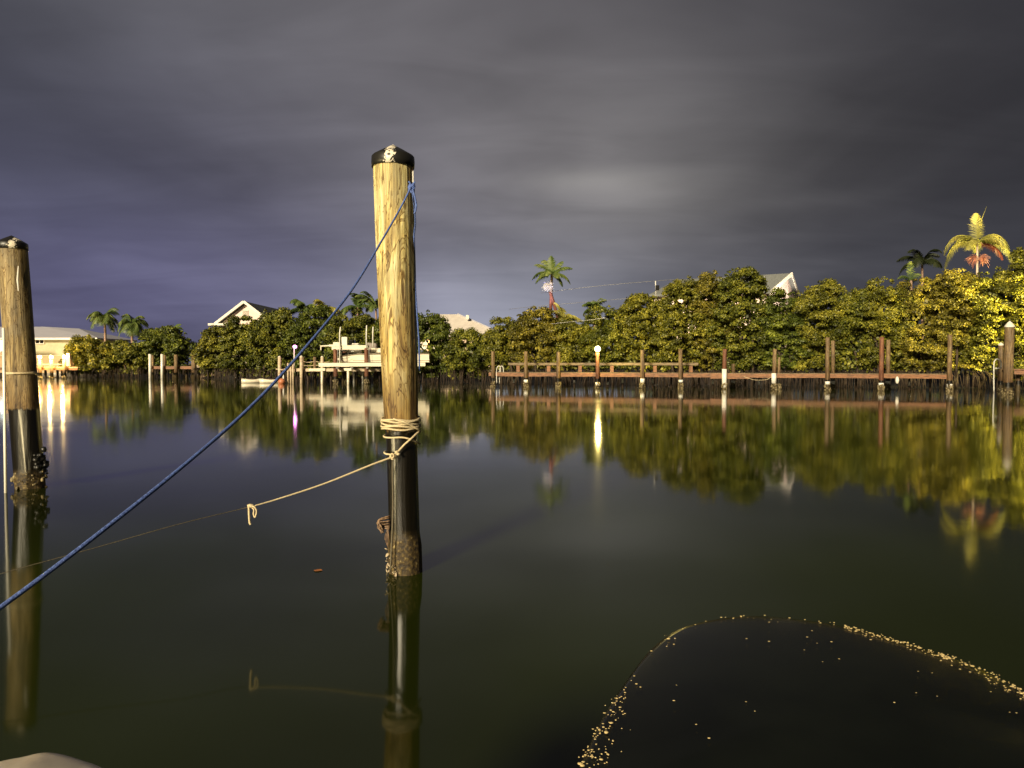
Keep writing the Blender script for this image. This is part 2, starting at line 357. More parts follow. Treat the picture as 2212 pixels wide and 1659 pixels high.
def clump_leaves(c, r, n):
    d = RNG.normal(0, 1, (n,3)); d /= np.linalg.norm(d, axis=1)[:,None]
    d[:,2] = np.where(d[:,2] < -.3, -d[:,2]*.5, d[:,2])
    rad = r*RNG.uniform(.55, 1.08, n)[:,None]
    return np.array(c)+d*rad*np.array([1,1,.85]), d
def mangrove(px, wpx, ytop, label, mat='leaf_green', back=0.0, holes=(), base=.35, group='mangroves along the far shore', dens=1.0, depth=1.7, top=.5):
    d0 = shore_d(px)+.4+back; dc = d0+depth
    X = XA(px, dc); h = ZA(ytop, dc); w = wpx*1.1/F*dc/2
    t = thing('mangrove_tree', label, 'mangrove', (X, dc, .1), group)
    C = []; Nn = []; size = .135*(dc/50)**.7
    area = 2*w*h; ncl = int(area*4.9*dens)+14
    for i in range(ncl):
        tt = random.random()**.85; z = base + .25 + (h-base-.42)*tt
        prof = 1.0 if tt < top else math.sqrt(max(0, 1-((tt-top)/(1.06-top))**2))
        prof *= (.88+.12*math.sin(tt*9+px))*(.82+.18*min(1, tt/.2))
        a = random.uniform(0, 2*math.pi); a = -abs(a-math.pi) if random.random() < .62 else abs(a-math.pi)   # more on the water side
        rr_ = prof*(random.uniform(.74, 1.06) if random.random() < .8 else random.uniform(.35, .85))
        k = .72   # boxy plan
        ca, sa = math.cos(a), math.sin(a)
        nz = mnoise.noise((ca*w*.75+px*.13, z*.62, sa*1.1+px*.07)); rr_ *= 1+.22*nz
        if nz < -.50: continue
        x = math.copysign(abs(ca)**k, ca)*w*rr_*1.04; y = math.copysign(abs(sa)**k, sa)*depth*rr_
        z *= 1-.10*(.5+.5*math.sin(x*2.3+px))*(tt > .6)
        r = random.uniform(.24, .60)*(.8+.2*dc/50)
        p, q = clump_leaves((X+x, dc+y, z), r, int(250*r/.45*(50/dc)**.6))
        C.append(p); Nn.append(q)
    # ragged twigs above the top
    for i in range(int(w*5)):
        x = random.uniform(-.8, .8)*w; zt = base + (h-base)*(top+(1-top)*math.sqrt(max(0, 1-(x/w)**2)))-.05
        p, q = clump_leaves((X+x, dc+random.uniform(-.6,.6), zt+random.uniform(-.25,.12)), random.uniform(.14,.26), 26); C.append(p); Nn.append(q)
    # inner leaves that close the crown
    ni = int(w*h*75); ix = RNG.uniform(-1,1,(ni,3)); pr = np.where(ix[:,2] < 2*top-1, .74, .74*np.sqrt(np.clip(1-((ix[:,2]*.5+.5-top)/(1.08-top))**2, 0, 1)))
    ip = np.stack([X+ix[:,0]*w*pr, dc+ix[:,1]*depth*.6*pr, base+.2+(h-base-1.3)*(ix[:,2]*.5+.5)], 1)
    C.append(np.repeat(ip, 2, 0)+RNG.normal(0,.12,(2*ni,3))); Nn.append(np.tile([0,-1,.2], (2*ni,1)))
    C = np.concatenate(C); Nn = np.concatenate(Nn); keep = C[:,2] > .12; 
    for (hx, hy, hr) in holes:
        c0 = W(hx, hy, dc); k_ = C[:,1]/dc
        dd = np.hypot(C[:,0]/k_-c0.x, (C[:,2]-CAMH)/k_+CAMH-c0.z)/(hr/F*dc)
        keep &= ~((dd < 1) & (RNG.random(len(C)) < .93))
    ni = int(keep[len(C)-2*ni:].sum()/2)
    leaves_obj('crown', C[keep], Nn[keep], size, M[mat], t, big=2*ni)
    tr = MB()
    for i in range(5):
        bx = X+random.uniform(-.5,.5)*w; by = dc+random.uniform(-.5,.5)*depth
        tr.tube(smoothpts([(bx,by,-.1),(bx+random.uniform(-.3,.3),by,.3*h),(X+random.uniform(-.6,.6)*w,dc,.6*h),(X+random.uniform(-.7,.7)*w,dc,.9*h)], 5), [.11-.09*i_/15 for i_ in range(16)], 7)
    tr.build('trunk', M['bark'], t, True)
    rt = MB()
    for i in range(int(w*2*10)):
        x = X+random.uniform(-1,1)*w; y0 = dc-depth*random.uniform(.55, 1.12)
        dx = random.uniform(-.35,.35)
        rt.tube([(x,y0+.5,1.1),(x+dx*.5,y0+.12,.75),(x+dx,y0,-.15)], [.03,.022,.018], 5)
    r_ = rt.build('prop_roots', M['bark'], t, True); r_['kind'] = 'stuff'
    return t
HOLES = {925: [(915,745,9),(922,738,5),(911,757,6),(936,752,4)], 1475: [(1452,656,7),(1470,650,6),(1482,660,5),(1505,655,6),(1515,662,6)], 1600: [(1548,655,9),(1560,664,9),(1575,650,6),(1592,656,5),(1636,650,5)], 1690: [(1700,655,4),(1650,650,4)], 1570: []}
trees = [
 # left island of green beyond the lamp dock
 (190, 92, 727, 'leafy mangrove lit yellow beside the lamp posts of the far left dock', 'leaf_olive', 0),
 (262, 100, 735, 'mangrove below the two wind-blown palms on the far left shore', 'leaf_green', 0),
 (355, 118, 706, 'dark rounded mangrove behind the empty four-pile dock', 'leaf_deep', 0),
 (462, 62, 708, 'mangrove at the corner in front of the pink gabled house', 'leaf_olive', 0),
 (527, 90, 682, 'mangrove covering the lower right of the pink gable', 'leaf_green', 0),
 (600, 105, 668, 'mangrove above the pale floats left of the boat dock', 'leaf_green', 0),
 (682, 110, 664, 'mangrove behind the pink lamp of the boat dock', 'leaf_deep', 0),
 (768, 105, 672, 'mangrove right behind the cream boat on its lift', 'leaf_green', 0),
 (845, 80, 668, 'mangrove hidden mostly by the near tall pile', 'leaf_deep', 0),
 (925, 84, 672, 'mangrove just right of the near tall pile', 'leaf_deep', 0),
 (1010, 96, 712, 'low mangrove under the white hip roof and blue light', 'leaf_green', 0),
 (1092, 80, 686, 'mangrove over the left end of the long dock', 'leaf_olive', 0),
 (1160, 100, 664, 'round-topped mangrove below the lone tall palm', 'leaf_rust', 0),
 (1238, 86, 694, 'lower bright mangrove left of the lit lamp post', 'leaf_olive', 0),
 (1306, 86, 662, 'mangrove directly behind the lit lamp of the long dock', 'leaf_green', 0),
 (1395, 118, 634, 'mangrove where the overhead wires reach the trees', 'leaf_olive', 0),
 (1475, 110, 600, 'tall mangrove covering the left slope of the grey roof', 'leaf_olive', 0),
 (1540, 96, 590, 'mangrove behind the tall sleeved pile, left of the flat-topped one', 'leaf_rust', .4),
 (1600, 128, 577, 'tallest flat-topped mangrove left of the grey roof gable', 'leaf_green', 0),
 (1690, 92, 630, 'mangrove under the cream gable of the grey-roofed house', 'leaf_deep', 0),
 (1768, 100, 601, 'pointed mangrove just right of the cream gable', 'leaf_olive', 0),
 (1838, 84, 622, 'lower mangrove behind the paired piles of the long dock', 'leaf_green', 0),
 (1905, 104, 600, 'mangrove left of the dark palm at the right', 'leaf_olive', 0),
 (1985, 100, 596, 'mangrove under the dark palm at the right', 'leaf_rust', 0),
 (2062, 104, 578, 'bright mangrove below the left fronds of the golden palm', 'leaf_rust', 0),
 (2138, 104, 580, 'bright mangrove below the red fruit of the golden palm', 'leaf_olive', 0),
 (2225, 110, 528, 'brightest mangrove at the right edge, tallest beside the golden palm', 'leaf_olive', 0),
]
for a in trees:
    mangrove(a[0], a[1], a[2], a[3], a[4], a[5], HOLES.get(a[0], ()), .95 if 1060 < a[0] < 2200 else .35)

# far belt of dark trees behind the houses
C = []; Nn = []
for i in range(900):
    px = random.uniform(-300, 2600); d = random.uniform(150, 175)
    z = random.uniform(1, ZA(752+8*math.sin(px*.03), d)); r = random.uniform(1.0, 2.0)
    p, q = clump_leaves((XA(px, d), d, z), r, 40); C.append(p); Nn.append(q)
tag(leaves_obj('far_woods', np.concatenate(C), np.concatenate(Nn), .55, M['leaf_deep']), 'dark belt of far trees behind the houses', 'trees', None, 'stuff')

def frond_mesh(o, az, el, length, droop, nl=26, lw=.05, ll=.55, sweep=.35):
    """arched rachis with leaflets both sides"""
    mb = MB(); o = Vector(o); pts = []; d = Vector((math.cos(az)*math.cos(el), math.sin(az)*math.cos(el), math.sin(el))); p = o.copy()
    n = 14; st = length/n
    for i in range(n+1):
        pts.append(p.copy()); p = p + d*st; d = (d + Vector((0,0,-droop*(.4+1.2*i/n)*st/length*1.6))).normalized()
    mb.tube(pts, [max(.004, .028*(1-i/n)) for i in range(n+1)], 5)
    for i in range(nl):
        t = .12+.88*i/(nl-1); k = min(n-1, int(t*n)); f = t*n-k; q = pts[k].lerp(pts[min(n, k+1)], f)
        tan = (pts[min(n, k+1)]-pts[k]).normalized(); side = tan.cross(Vector((0,0,1)))
        if side.length < .05: side = Vector((math.sin(az), -math.cos(az), 0))
        side.normalize(); L_ = ll*(math.sin(math.pi*min(1, .12+t*.86))**.6)*random.uniform(.85,1.1)
        for s in (-1, 1):
            dirv = (side*s + tan*sweep*(1+t) + Vector((0,0,-.45-random.uniform(0,.35)))).normalized()
            mid = q + dirv*L_*.5; tip = q + dirv*L_ + Vector((0,0,-.18*L_)); wv = tan*lw
            mb.add([q-wv*.5, q+wv*.5, mid+wv*.5, tip, mid-wv*.5], [(0,1,2,3,4)])
    return mb
def palm(px, py, ybase, d, length, label, fronds, mat='frond', bark='palm_bark', r=.11, nl=26, ll=.5, lw=.06, lean=0, group=None, px2=None):
    top = W(px, py, d); base = W(px2 or px+lean, ybase, d); base.z = min(base.z, 1.0) if ybase > 700 else .8
    t = thing('palm_tree', label, 'palm', (base.x, base.y, base.z), group)
    tr = MB(); pts = smoothpts([base, base.lerp(top, .5)+Vector((.08,0,0)), top], 8); tr.tube(pts, [r*1.25-(r*.5)*i/(len(pts)-1) for i in range(len(pts))], 9)
    tr.build('trunk', M[bark], t, True)
    for f in fronds:
        az, el, k, dr = f[:4]; mm = f[4] if len(f) > 4 else mat
        frond_mesh(top, R(az), R(el), length*k, dr, nl, lw, ll, .95 if el > 70 else .35).build('frond', M[mm], t)
    return t, top
def ring(n, seed, el=(5,60), dr=(1.2,2.2), wind=0):
    rd = random.Random(seed); out = []
    for i in range(n):
        out.append((i*360/n+rd.uniform(-14,14), rd.uniform(*el), rd.uniform(.85,1.1), rd.uniform(*dr)))
    return out
G1 = 'palms behind the mangroves'
palm(226, 686, 745, 92, 2.3, 'wind-blown palm with visible trunk beside the white roof', ring(20, 1, (-15,70), (1.4,2.6)), 'frond', r=.16, nl=26, ll=1.0, lw=.07, group=G1)
palm(284, 700, 745, 92, 2.3, 'shaggy palm right of the white-roofed house, second from left', ring(20, 2, (-15,70), (1.4,2.6)), 'frond', r=.16, nl=26, ll=1.0, lw=.08, group=G1)
palm(655, 668, 745, 70, 2.0, 'palm poking over mangroves, leftmost of the row left of the near pile', ring(11, 3, (15,75)), 'frond', nl=22, ll=.7, lw=.12, group=G1)
palm(700, 670, 745, 70, 2.1, 'olive palm in the middle of the row left of the near pile', ring(12, 4, (10,70)), 'frond_yellow', nl=22, ll=.7, lw=.11, group=G1)
palm(772, 664, 745, 70, 2.0, 'palm with one tall curled frond left of the near pile', ring(11, 5, (10,80)), 'frond', nl=22, ll=.7, lw=.11, group=G1)
palm(812, 668, 745, 66, 2.4, 'green-lit palm touching the left edge of the near pile', ring(9, 6, (20,85)), 'frond', nl=22, ll=.6, lw=.12, group=G1)
palm(1216, 690, 760, 58, 1.7, 'green fan of palm fronds right of the lone tall palm', ring(11, 7, (15,80), (1.0,1.7)), 'frond_yellow', nl=22, ll=.5, lw=.08, group=G1)
palm(1284, 668, 760, 60, 1.3, 'small dark palm top under the overhead wires', ring(11, 8, (15,80), (1.0,1.7)), 'frond', nl=22, ll=.5, lw=.08, group=G1)
palm(1992, 570, 700, 62, 2.4, 'dark palm in shade left of the golden palm', ring(9, 9, (20,85)), 'frond_shaded', nl=24, ll=.7, lw=.1, group=G1)
palm(372, 716, 760, 88, 1.6, 'green-lit palm tip over the dark left mangrove', ring(8, 19, (10,70)), 'frond', nl=20, ll=.6, lw=.12, group=G1)
palm(1968, 606, 700, 52, 1.3, 'short palm spear with a pale stalk left of the golden palm', [(90,86,1,.2),(20,60,.9,1.4),(150,55,.8,1.6),(60,40,.9,1.6)], 'frond', nl=20, ll=.45, lw=.04, group=G1)
# lone tall palm
t, top = palm(1192, 592, 690, 60, 1.9, 'lone tall palm with a white flower burst against the sky',
    [(172,28,1.0,1.5),(148,52,1.0,.9),(175,5,.85,1.2),(12,42,1.0,.9),(-8,12,1.0,1.5),(35,62,.85,.8),(-30,-8,.8,1.8),(200,20,.8,1.5),(95,80,.8,.6),(-70,30,.8,1.8),(250,35,.9,1.6),(120,66,1.1,1.2)],
    'frond', 'palm_bark_red', .14, nl=30, ll=.55, lw=.085, px2=1180, group=G1)
fl = MB(); c0 = W(1184, 617, 59.6)
for i in range(110):
    d_ = Vector((random.gauss(0,1), random.gauss(0,.8), random.gauss(0,.8))).normalized()
    fl.tube([c0, c0+d_*.3, c0+d_*random.uniform(.35,.6)+Vector((0,0,-.12))], [.010,.010,.006], 3)
fl.build('flower_cluster', M['flower_white'], t)
fl = MB(); c0 = W(1190, 606, 59.7); fl.tube([c0+Vector((0,0,-.35)), c0, c0+Vector((.02,0,.4))], [.06,.08,.02], 7); fl.build('flower_sheath', M['palm_white'], t, True)
st2 = MB(); st2.tube(smoothpts([W(1206,690,60), W(1196,655,60), W(1188,630,60)], 6), [.13]*13, 8); st2.build('second_trunk', M['palm_bark_red'], t, True)
# golden palm at right
t, top = palm(2111, 524, 640, 50.3, 2.55, 'golden floodlit palm with red fruit, tallest at the right edge',
    [(75,84,.80,.7),(178,42,1.22,2.5),(182,12,1.3,2.2),(2,44,1.25,2.5),(-4,16,1.3,2.0),(-14,2,.85,1.6,'frond_red'),(215,25,.7,1.8),(-40,30,.8,2.0),(100,50,.9,1.8),(60,40,.9,2.0),(140,30,.9,2.0)],
    'frond_yellow', 'palm_white', .085, nl=44, ll=.62, lw=.042, px2=2107, group=G1)
sp_ = MB(); sp_.tube([top+Vector((.02,0,.3)), top+Vector((.22,-.05,1.5)), top+Vector((.55,-.05,2.4))], [.02,.018,.006], 5); sp_.build('spear_leaf', M['frond_yellow'], t)
fr = MB()
for sx in (-.55, .35):
    for i in range(60):
        c0 = top+Vector((sx*.45,-.25,-.95)); d_ = Vector((sx+random.gauss(0,.45), random.gauss(0,.4), random.gauss(-.35,.35)))
        fr.tube([c0, c0+d_*.28, c0+d_*.5+Vector((0,0,-.14))], [.012,.014,.010], 4)
fr.build('fruit_cluster', M['fruit_red'], t)

# ------------------------------------------------------------------ houses
def quad(mb, a, b_, c, d_): return mb.add([a,b_,c,d_], [(0,1,2,3)])
def slab_roof(mb, pts, faces, th=.16):
    """closed roof skin: top surfaces plus a copy below and side faces"""
    n = len(pts); vs = [Vector(p) for p in pts]+[Vector(p)-Vector((0,0,th)) for p in pts]
    fs = list(faces)+[tuple(i+n for i in f[::-1]) for f in faces]; ed = {}
    for f in faces:
        for i in range(len(f)):
            a, b_ = f[i], f[(i+1) % len(f)]; ed[(a,b_)] = 1
    for (a, b_) in ed:
        if (b_, a) not in ed: fs.append((a, a+n, b_+n, b_))
    return mb.add(vs, fs)
# H1 white hip roof far left
h = thing('hip_roof_house', 'low house with a pale hip roof and one small window at far left', 'house', (XA(130,98),98,.8))
D = 96
x0, x1 = XA(-140, D), XA(213, D); ze = ZA(730, D); zr = ZA(702, D)
MB().box(((x0+x1)/2-.3, D+5, (ze+.5)/2), (x1-x0-1.6, 9, ze-.5)).build('wall', M['green_wall'], h)
rf = MB(); slab_roof(rf, [(x0,D-.2,ze),(x1,D-.2,ze),(x1,D+10,ze),(x0,D+10,ze),(x0+4,D+4.5,zr),(XA(172,D+4.5),D+4.5,zr-.25),(XA(98,D+4.5),D+4.5,zr)],
    [(0,1,5,6,4),(1,2,5),(2,3,4,6,5),(3,0,4)], .2)
rf.build('roof', M['roof_white'], h)
MB().box(((x0+x1)/2, D-.26, ze-.12), (x1-x0, .08, .26)).build('fascia', M['white'], h)
wz0, wz1 = ZA(741.5, D), ZA(730.5, D); wz1 = min(wz1, ze-.25)
wf = MB(); cx0, cx1 = XA(72.5, D), XA(92, D); wy = D+.42
for (a, b_, c, d_) in ((cx0,cx1,wz0-.08,wz0),(cx0,cx1,wz1,wz1+.08),(cx0,cx0+.08,wz0,wz1),(cx1-.08,cx1,wz0,wz1),((cx0+cx1)/2-.05,(cx0+cx1)/2+.05,wz0,wz1)):
    wf.box(((a+b_)/2, wy, (c+d_)/2), (b_-a, .12, d_-c))
w_ = wf.build('window', M['white'], h); MB().box(((cx0+cx1)/2, wy+.02, (wz0+wz1)/2), (cx1-cx0-.02, .06, wz1-wz0-.02)).build('pane', M['glass'], w_)
# neighbour house behind (far left strip with bright blue-white window)
h = thing('corner_house', 'brightly lit house sliver behind the left pile', 'house', (XA(-60,88),88,.8))
MB().box((XA(-45,89), 91, 2.4), (5.2, 4, 4.2)).build('wall', M['cream_wall'], h)
for px, y0, y1 in ((-8,735,758),(2,735,758),(-22,735,758)):
    MB().box((XA(px,88.9), 88.95, (ZA(y0,88.9)+ZA(y1,88.9))/2), (.36, .06, ZA(y0,88.9)-ZA(y1,88.9))).build('lit_window', M['win_cyan'], h)
# H2 pink gable
D = 92; h = thing('gabled_house', 'two-storey pink house with a white-trimmed gable above the mangroves', 'house', (XA(530,D),D,.8))
pk = W(530, 653, D); gl = W(471, 697, D); half = pk.x-gl.x; gr = Vector((pk.x+half, D, gl.z))
MB().add([(gl.x+.5,D,.4),(gr.x-.5,D,.4),(gr.x-.5,D,gl.z),(pk.x,D,pk.z-.25),(gl.x+.5,D,gl.z),
          (gl.x+.5,D+12,.4),(gr.x-.5,D+12,.4),(gr.x-.5,D+12,gl.z),(pk.x,D+12,pk.z-.25),(gl.x+.5,D+12,gl.z)],
         [(0,1,2,3,4),(9,8,7,6,5),(0,4,9,5),(1,6,7,2)]).build('wall', M['pink_wall'], h)
rf = MB(); e = .55; sl = (pk.z-gl.z)/half
slab_roof(rf, [(gl.x-e*.3,D-e,gl.z-.1),(pk.x,D-e,pk.z+.1),(gr.x+e*.3,D-e,gl.z-.1),(gl.x-e*.3,D+13,gl.z-.1),(pk.x,D+13,pk.z+.1),(gr.x+e*.3,D+13,gl.z-.1)], [(0,1,4,3),(1,2,5,4)], .2)
rf.build('roof', M['roof_grey'], h)
tm = MB(); tm.beam((gl.x-e*.3,D-e-.05,gl.z-.16),(pk.x,D-e-.05,pk.z+.04),.1,.3); tm.beam((pk.x,D-e-.056,pk.z+.04),(gr.x+e*.3,D-e-.056,gl.z-.16),.1,.3)
tm.build('gable_trim', M['white'], h)
ev = MB(); ev.box((XA(485,D-.6), D-.5, ZA(701,D-.6)), (XA(517,D)-XA(453,D), 1.0, .26)); ev.build('eave', M['white'], h)
MB().box((XA(497,D), D-.03, ZA(722,D)), (.5,.06,1.1)).build('window', M['cream_wall'], h)
vt = MB()
for i in range(5): vt.box((pk.x, D-.06, pk.z-1.05-.13*i), (.75-.0*i, .08, .05), rx=.4)
vt.build('gable_vent', M['white'], h)
MB().tube([(gl.x+.75,D-.1,gl.z-.3),(gl.x+.75,D-.1,1)], .05, 6).build('downpipe', M['white'], h)
# H2b small white house between
D = 90; h = thing('white_house', 'small pale house between the two left mangrove groups', 'house', (XA(440,D),D,.8))
MB().box((XA(442,D), D+3, 2.2), (3.6, 5, ZA(744,D)-.6)).build('wall', M['white'], h)
rf = MB(); slab_roof(rf, [(XA(412,D),D,ZA(741,D)),(XA(470,D),D,ZA(741,D)),(XA(470,D),D+6,ZA(741,D)),(XA(412,D),D+6,ZA(741,D)),(XA(428,D),D+3,ZA(735,D)),(XA(456,D),D+3,ZA(735,D))], [(0,1,5,4),(1,2,5),(2,3,4,5),(3,0,4)], .12); rf.build('roof', M['roof_white'], h)
MB().box((XA(442,D), D+.44, ZA(765,D)), (.5, .1, 1.3)).build('lit_door', M['win_cyan'], h)
# H3 white hip roof centre
D = 74; h = thing('pale_hip_roof_house', 'house with a cream hip roof right of the near pile', 'house', (XA(1000,D),D,.8))
za = ZA(724, D)
MB().box((XA(990,D), D+4, za/2+.2), (XA(1075,D)-XA(905,D)-1, 7, za-.4)).build('wall', M['cream_wall'], h)
rf = MB(); slab_roof(rf, [(XA(880,D),D,za),(XA(1092,D),D,za),(XA(1092,D+8),D+8,za),(XA(880,D+8),D+8,za),(XA(940,D+3),D+3.5,ZA(679,D+3.5)),(XA(989,D+3),D+3.5,ZA(679,D+3.5))], [(0,1,5,4),(1,2,5),(2,3,4,5),(3,0,4)], .18); rf.build('roof', M['roof_cream'], h)
rg = MB(); a = Vector((XA(989,D+3.5),D+3.45,ZA(679,D+3.5)+.05)); b_ = Vector((XA(1092,D),D-.02,za+.05)); rg.tube([a,b_], .07, 6); rg.build('ridge_cap', M['roof_white'], h)
MB().box((XA(1010,D+2), D+2, ZA(685,D+2)), (.3,.3,.4)).build('vent', M['white'], h)
for px in (916, 930): MB().box((XA(px,D-.5), D+.46, ZA(742,D)), (.9, .08, 1.3)).build('lit_window', M['win_lit'], h)
# H4 long grey roof with cream gable
D = 63; h = thing('grey_roof_house', 'long house with a grey shingle roof and cream gable over the tall mangroves', 'house', (XA(1570,D),D,.8))
pk = W(1709, 590, D); gl = W(1664, 629, D-2.5); gr = W(1727, 629, D+3.4)
lx = W(1455, 607, D+6); lo = W(1395, 642, D+2)
rf = MB()
# ridge runs from the gable to the left hip end
A = Vector((gl.x, gl.y, gl.z)); Bp = Vector((pk.x, pk.y, pk.z)); Cc = Vector((gr.x, gr.y, A.z))
Rl = Vector((lx.x, lx.y-1, Bp.z)); Ll = Vector((lo.x, D+.5, A.z)); Lb = Vector((lo.x+1.5, D+9, A.z))
slab_roof(rf, [A,Bp,Cc,Rl,Ll,Lb], [(0,1,3,4),(1,2,5,3),(4,3,5)], .18); rf.build('roof', M['roof_grey'], h)
n_ = (Cc-A).cross(Vector((0,0,1))).normalized()
wl = MB(); i1 = A.lerp(Cc,.06)-n_*.3; i2 = A.lerp(Cc,.94)-n_*.3
wl.add([(i1.x,i1.y,.5),(i2.x,i2.y,.5),(i2.x,i2.y,A.z),(Bp.x-n_.x*.3,Bp.y-n_.y*.3,Bp.z-.3),(i1.x,i1.y,A.z)], [(0,1,2,3,4)])
i3 = Vector((Ll.x+.5, Ll.y+.4, 0)); wl.add([(i1.x,i1.y+.3,.5),(i1.x,i1.y+.3,A.z-.05),(i3.x,i3.y,A.z-.05),(i3.x,i3.y,.5)], [(0,1,2,3)])
wl.add([(i3.x,i3.y,.5),(i3.x,i3.y,A.z-.05),(Lb.x+.4,Lb.y-.4,A.z-.05),(Lb.x+.4,Lb.y-.4,.5)], [(0,1,2,3)])
wl.build('wall', M['pink_wall'], h)
tm = MB(); q = n_*.06; tm.beam(A+q-Vector((0,0,.08)), Bp+q-Vector((0,0,.08)), .08, .3); tm.beam(Bp+q*1.1-Vector((0,0,.08)), Cc+q*1.1-Vector((0,0,.08)), .08, .3); tm.build('gable_trim', M['white'], h)
vp = MB(); b0 = W(1652, 606, D+.6); vp.tube([b0-Vector((0,0,.5)), b0+Vector((0,0,.35))], .05, 8); vp.build('vent_pipe', M['white'], h)
# antenna mast with dark box at the left of this roof
t = thing('roof_mast', 'white service mast with a black fitting at the end of the wires', 'mast', tuple(W(1416,640,60)))
mm_ = MB(); a = W(1416, 607, 60); b_ = W(1417, 640, 60); mm_.tube([b_, a], .04, 6); mm_.build('pole', M['pvc'], t, True)
MB().box(tuple(W(1420,622,59.9)), (.28,.2,.42)).build('fitting', M['black'], t)

# overhead wires
WR = 'overhead wires by the lone palm'
for (pts, lab) in (
    ([(1168,633,62),(1206,628,61),(1300,617,60.5),(1414,607,60),(1475,603,60)], 'uppermost pale overhead wire from the lone palm to the mast'),
    ([(1100,668,64),(1153,662,62),(1260,653,60),(1375,643,58),(1440,638,58)], 'middle pale overhead wire passing behind the lone palm'),
    ([(1190,700,53.0),(1215,697,52.9),(1282,690,52.6),(1310,686,52.4)], 'lowest short overhead wire in front of the mangroves')):
    o = MB().tube(smoothpts([W(*p) for p in pts], 6), .013, 5).build('overhead_wire', M['steel'], None, True); tag(o, lab, 'wire', WR)

# ------------------------------------------------------------------ docks
def pile_shape(mb, base, top, r, seg=14, taper=.92, rough=.02):
    n = 14; base = Vector(base); top = Vector(top); pts = [base.lerp(top, i/n) for i in range(n+1)]
    s = random.uniform(0, 50); pts = [p+Vector((mnoise.noise((s,0,i*.4)), mnoise.noise((0,s,i*.4)), 0))*r*.18 for i, p in enumerate(pts)]
    mb.tube(pts, [r*(1-(1-taper)*i/n)*(1+rough*2*mnoise.noise((s,s,i*.7))) for i in range(n+1)], seg)
def crust(mb, c, r, n=26, z0=-.05, z1=.3, s=.05):
    for i in range(n):
        a = random.uniform(0, 2*math.pi); z = random.uniform(z0, z1); rr_ = r*random.uniform(.95, 1.25)
        mb.ball((c.x+math.cos(a)*rr_, c.y+math.sin(a)*rr_, z), random.uniform(s*.5, s*1.3), 6, 4, (1,1,random.uniform(.6,1.6)), .25)
def add_pile(parent, px, ytop, d, r=.13, mat='pile_dock', lean=0, crusty=True, jacket=None, px_top=None):
    base = Vector((XA(px, d), d, -.4)); top = W(px_top if px_top else px+lean, ytop, d)
    mb = MB(); 
    pile_shape(mb, base, top, r); p = mb.build('pile', M[mat], parent, True)
    if crusty:
        c = MB(); crust(c, base, r, 34, -.06, .34, .055); c.build('barnacles', M['barnacle'], p, True)['kind'] = 'stuff'
    if jacket:
        z0, z1 = jacket; j = MB(); j.tube([Vector((base.x, base.y, z0)), Vector((base.x, base.y, z1))], r*1.10, 12); j.build('sleeve', M['pvc'], p, True)
    return p
# --- long dock (right)
DL, DR = 51.0, 42.6
def dockd(px):     # distance of the dock's front line at a column
    a = Vector((XA(1058, DL+.06), DL+.06)); b_ = Vector((XA(2056, DR), DR)); k = (px-CX)/F
    # intersect X = k*Y
    dx, dy = b_.x-a.x, b_.y-a.y; s = (a.x-k*a.y)/(k*dy-dx); return a.y+dy*s
long_dock = thing('long_dock', 'long low red-brown timber dock with tall round piles along the right mangroves', 'dock', (XA(1560,46),46,0))
A = Vector((XA(1056, dockd(1056)), dockd(1056), 0)); B = Vector((XA(2058, dockd(2058)), dockd(2058), 0)); dv = (B-A); LEN = dv.length; u = dv/LEN; nrm = Vector((-u.y, u.x, 0))
if nrm.y < 0: nrm = -nrm
ZD = 1.0; WID = 1.9
dk = MB(); nb = int(LEN/.145)
for i in range(nb):
    c = A + u*(i+.5)*LEN/nb + nrm*WID/2; dk.box((c.x, c.y, ZD-.02+random.uniform(-.004,.004)), (LEN/nb-.012, WID, .04), math.atan2(u.y,u.x))
dk.build('deck', M['grey_wood'], long_dock)
marks = [1056, 1136, 1206, 1291, 1388, 1471, 1565, 1672, 1788, 1904, 2058]
for a_, b_ in zip(marks, marks[1:]):
    p = MB(); s0 = A+u*((Vector((XA(a_,dockd(a_)),dockd(a_),0))-A).length+.012); s1 = A+u*((Vector((XA(b_,dockd(b_)),dockd(b_),0))-A).length-.012)
    dz = random.uniform(-.015,.015); o1 = -nrm*.03
    p.beam(s0+o1+Vector((0,0,ZD-.16+dz)), s1+o1+Vector((0,0,ZD-.16-dz)), .055, .24)
    p.build('fascia_board', M['red_wood'], long_dock)
bb = MB(); bb.beam(A+nrm*WID+Vector((0,0,ZD-.18)), B+nrm*WID+Vector((0,0,ZD-.18)), .06, .22); bb.beam(A+nrm*.9+Vector((0,0,ZD-.2)), B+nrm*.9+Vector((0,0,ZD-.2)), .06, .2); bb.build('rear_beam', M['dark_wood'], long_dock)
front = [(1065,759,0,'pile_dock',None),(1136,759,0,'pile_dock',(.30,.5)),(1206,760,0,'pile_dock',None),(1291,762,0,'pile_red',(.16,.36)),(1388,756,0,'pile_dock',(.35,.62)),
         (1471,754,-1,'pile_dock',(.4,.56)),(1565,754,1,'pile_red',(.1,1.25)),(1672,754,2,'pile_dock',(.38,1.0)),(1788,729,0,'pile_dock',(.34,.52)),(1904,728,1,'pile_red',(.30,.45)),(2052,723,0,'pile_dock',(.22,.42))]
for px, yt, ln, mt, jk in front:
    d = dockd(px)-.2
    add_pile(long_dock, px, yt, d, .135, mt, ln, True, jk)
for px, yt, bk in ((1799.5,736,2.1),(1919,734,2.1),(1584,786,2.1),(1683,772,.2)):
    add_pile(long_dock, px, yt, dockd(px)+bk, .13 if bk > 1 else .09, 'pile_dock', 0, True, (.3,.5) if bk > 1 else None)
